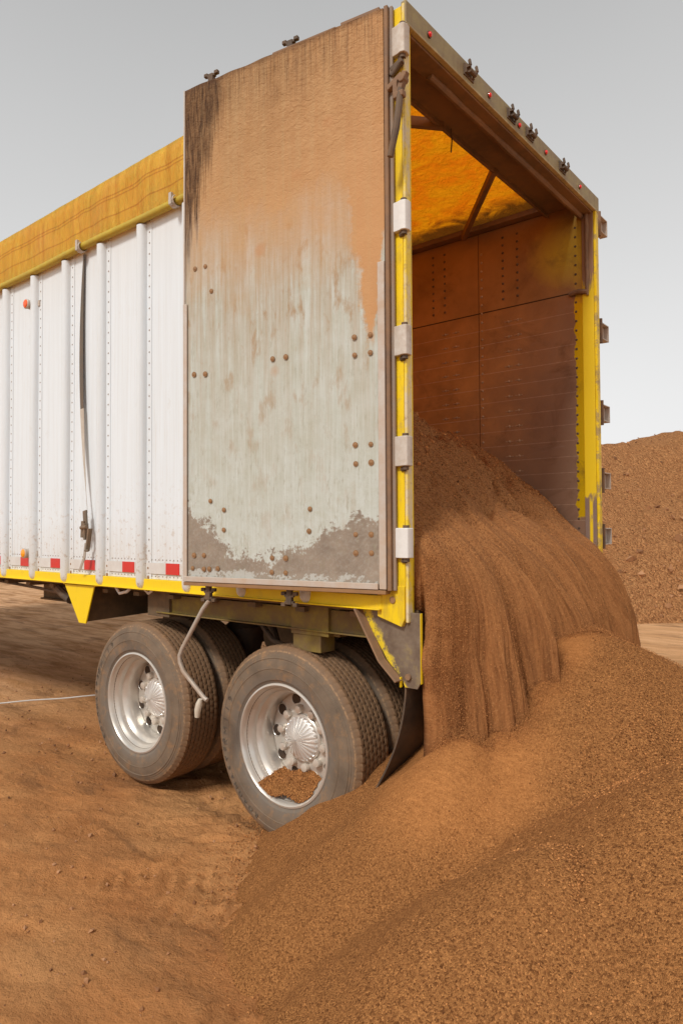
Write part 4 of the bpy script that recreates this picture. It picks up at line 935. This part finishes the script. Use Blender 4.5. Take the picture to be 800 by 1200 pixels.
# ================================================================== LOAD AND FALLING SOIL
nyy, nin, nout = 620, 260, 240
yv = np.linspace(.066, 2.366, nyy)
xin = -np.linspace(5.2**.5, 0, nin)**2
Yg, Xi = np.meshgrid(yv, xin, indexing='ij')
base = np.interp(xin, [-5.2,-3.4,-2.2,-1.6,-1.1,-.85,-.5,-.25,-.1,0], [1.55,1.42,1.10,.83,.60,.50,.26,.04,-.10,-.19])
tt = (Yg-1.15)/1.25
crown = .17*(1-np.abs(tt)**2.2)
Zi = base[None, :] + crown*np.clip(1-.0*Xi, .5, 1)
lip = np.clip((Xi+.9)/.9, 0, 1)
u1 = fbm(Yg*2.2+Xi*.8, Xi*.9+5, 3, 71); u2 = fbm(Yg*7, Xi*1.1, 3, 72); u3 = fbm(Yg*22, Xi*2.2, 3, 73); u4 = fbm(Yg*18, Xi*18, 3, 75)
u5 = 1-4*np.abs(fbm(Yg*3.4+Xi*.4, Xi*1.3+2, 3, 95)); Zi = Zi + u1*.16 + u2*.09 + u3*.022 + u4*.062*(1-.75*lip) + np.minimum(0, fbm(Yg*5+9, Xi*7, 4, 76)+.06)*.30*np.clip(1.15-lip, 0, 1) + (u5-.4)*.045
# slump hollow in the middle of the face
nb_ = fbm(Yg*6, Xi*6, 3, 3); Zi -= .20*np.exp(-(((Yg-1.42)/.26)**2 + ((Xi+.15-.35*nb_)/.055)**2)); Zi -= .08*np.exp(-(((Yg-.95)/.10)**2 + ((Xi+.12-.2*nb_)/.04)**2)); Zi -= .06*np.exp(-(((Yg-1.62)/.10)**2 + ((Xi+.33-.2*nb_)/.04)**2))
z0 = Zi[:, -1]
# falling part: ballistic arcs whose speed varies across the tailgate
vel = np.interp(yv, [0,.12,.5,.9,1.2,1.7,2.1,2.366], [.50,.92,1.10,1.02,.84,.74,.56,.28]) + fbm(yv*3.1, yv*0, 3, 81)*.75 + fbm(yv*11, yv*0+2, 2, 82)*.14
t = np.linspace(0, 1, nout+1)[1:]**.8
tm = .62
vel = np.maximum(vel, .3); tg = t[None, :]*tm*np.ones((nyy, 1)); w0 = (.95*vel)[:, None]
Dm = (.36*vel)[:, None]; Xo = Dm*(1-np.exp(-tg/.105)) + .03*tg; Zo = z0[:, None] - .62*Dm*(1-np.exp(-tg/.105)) - 5.4*tg**2 - .25*tg
edg = np.exp(-((yv-.066)/.07)**2)[:, None]; Yo = yv[:, None] + edg*(fbm(tg*9+0*yv[:, None], tg*2, 4, 99)*.13*np.clip(tg*4, 0, 1) + .02*tg - .05*np.clip(tg-.38,0,1)*4*.3) + (fbm(yv[:, None]*31, tg*6, 3, 97)*.05 + fbm(yv[:, None]*6, tg*4, 2, 98)*.06)*np.clip(tg*4, 0, 1) + (yv[:, None]-1.15)*.02*tg*4 + fbm(yv*2.0, yv*0+7, 2, 84)[:, None]*.25*tg
s3 = fbm(yv[:, None]*24 + 0*tg, tg*3 + 0*yv[:, None], 3, 86); s4 = fbm(yv[:, None]*7, tg*2.0, 3, 87); s5 = fbm(yv[:, None]*70 + 0*tg, tg*5 + 0*yv[:, None], 2, 88)
endt = np.clip(np.minimum(yv-.066, 2.366-yv)/.16, 0, 1)[:, None]**.5; yq = yv[:, None] + fbm(yv[:, None]*1.5, tg*1.5, 2, 91)*.25
rdg = 1 - 2*np.abs(fbm(yq*2.9, tg*.7 + 3, 2, 92))*2; rdg2 = 1 - 2*np.abs(fbm(yq*8.5, tg*1.2, 2, 93))*2
Xo = Xo*(.25+.75*endt) + (s3*.050 + s4*.06 + s5*.016 + (rdg-.5)*.24 + (rdg2-.5)*.10)*np.clip(tg*4.5, 0, 1)*(1-.25*np.clip((yv[:, None]-1.7)/.5, 0, 1))*endt; Xo = np.maximum(Xo, .012)
top_in = np.stack([Xi.ravel(), Yg.ravel(), Zi.ravel()], 1)
XX = np.concatenate([Xi, Xo], 1); YY = np.concatenate([Yg, Yo], 1); ZZ = np.concatenate([Zi, Zo], 1)
# never above / far below the heap: stop in it
ph = GZ + pile_h(XX, YY) - .06; ZZ = np.where(XX > .02, np.maximum(ZZ, np.maximum(ph, GZ-.02)), ZZ)
seg = np.sqrt(np.diff(XX, axis=1)**2 + np.diff(ZZ, axis=1)**2); arc = np.concatenate([np.zeros((nyy,1)), np.cumsum(seg, 1)], 1); arc = arc - arc[:, nin-1:nin]
uvt = np.stack([np.repeat(yv[:, None], arc.shape[1], 1).ravel(), arc.ravel()], 1)
nv_ = nin+nout; Vt = np.stack([XX.ravel(), YY.ravel(), ZZ.ravel()], 1)
# back skin from the floor edge, closing the body of soil
Xb = np.concatenate([Xi, np.minimum(Xo, .02 + .30*Xo)], 1); Zb = np.concatenate([np.full_like(Zi, -.400), np.minimum(ZZ[:, nin:], np.maximum(-.40 - 4.0*(tg**2), ZZ[:, nin:]-.6))], 1)
Vb = np.stack([Xb.ravel(), YY.ravel(), Zb.ravel()], 1)
q1 = gridq(nyy, nv_); q2 = gridq(nyy, nv_, len(Vt))[:, ::-1]
nn = len(Vt); rim = []
a = np.arange(nv_-1); rim.append(np.stack([a, a+1, a+1+nn, a+nn], 1)); b = (nyy-1)*nv_ + np.arange(nv_-1); rim.append(np.stack([b+1, b, b+nn, b+1+nn], 1))
N = 60000
ii = RNG.integers(0, nyy, N); jj = (60 + (nin-62)*RNG.random(N)**1.2).astype(int); P = np.stack([XX[ii,jj], YY[ii,jj], ZZ[ii,jj]], 1) + RNG.normal(0, .003, (N,3)); rg = .0018+.0030*RNG.random(N)**3; rg *= np.clip(-P[:, 0]*2.2, .25, 1)
N2 = 150000   # loose grains leaving the curtain
lump_m = RNG.random(N) < .03; rg = np.where(lump_m, rg*RNG.uniform(2., 5.5, N), rg)
i2_ = np.where(RNG.random(N2) < .16, (np.abs(RNG.normal(0, 14, N2))).astype(int).clip(0, nyy-1), RNG.integers(0, nyy, N2)); j2_ = nin + RNG.integers(4, nout, N2); P2_ = np.stack([XX[i2_,j2_], YY[i2_,j2_], ZZ[i2_,j2_]], 1); fz = (j2_-nin)/nout; P2_[:, 0] += np.abs(RNG.normal(0, 1, N2))*(.006+.022*fz); P2_[:, 1] += RNG.normal(0, 1, N2)*(.004+.020*fz); P2_[:, 2] += RNG.normal(0, .02, N2)
N3 = 70000; i3 = RNG.integers(0, nyy, N3); yo3 = YY[i3, -40] ; hit = np.argmax(ZZ[:, nin:] <= (GZ + pile_h(XX[:, nin:], YY[:, nin:]) + .01), axis=1); hit = np.where(hit == 0, nout-1, hit) + nin
xb_, yb_ = XX[i3, hit[i3]], YY[i3, hit[i3]]; sp_ = np.abs(RNG.normal(0, 1, N3)); xb_ = xb_ + sp_*.055 - .02; yb_ = yb_ + RNG.normal(0, .05, N3)
zb_ = GZ + pile_h(xb_, yb_) + np.abs(RNG.normal(0, .022, N3))*np.exp(-sp_) + .004; P3_ = np.stack([xb_, yb_, zb_], 1)
P2_ = np.concatenate([P2_, P3_]); N2 += N3
V1, T1 = grains(np.concatenate([P, P2_]), np.concatenate([rg, .0009+.0014*RNG.random(N2)**2]))
uvb = np.concatenate([uvt, uvt, np.zeros((len(V1), 2))]).astype(np.float32)
o = npmesh('pouring_soil', np.concatenate([Vt, Vb, V1]), np.concatenate([q1, q2]+rim), [M['flow'], M['grain']], uv=uvb, tris=T1+2*nn)
tag(o, 'brown soil load sliding out of the open trailer and falling as a curtain', 'soil load')
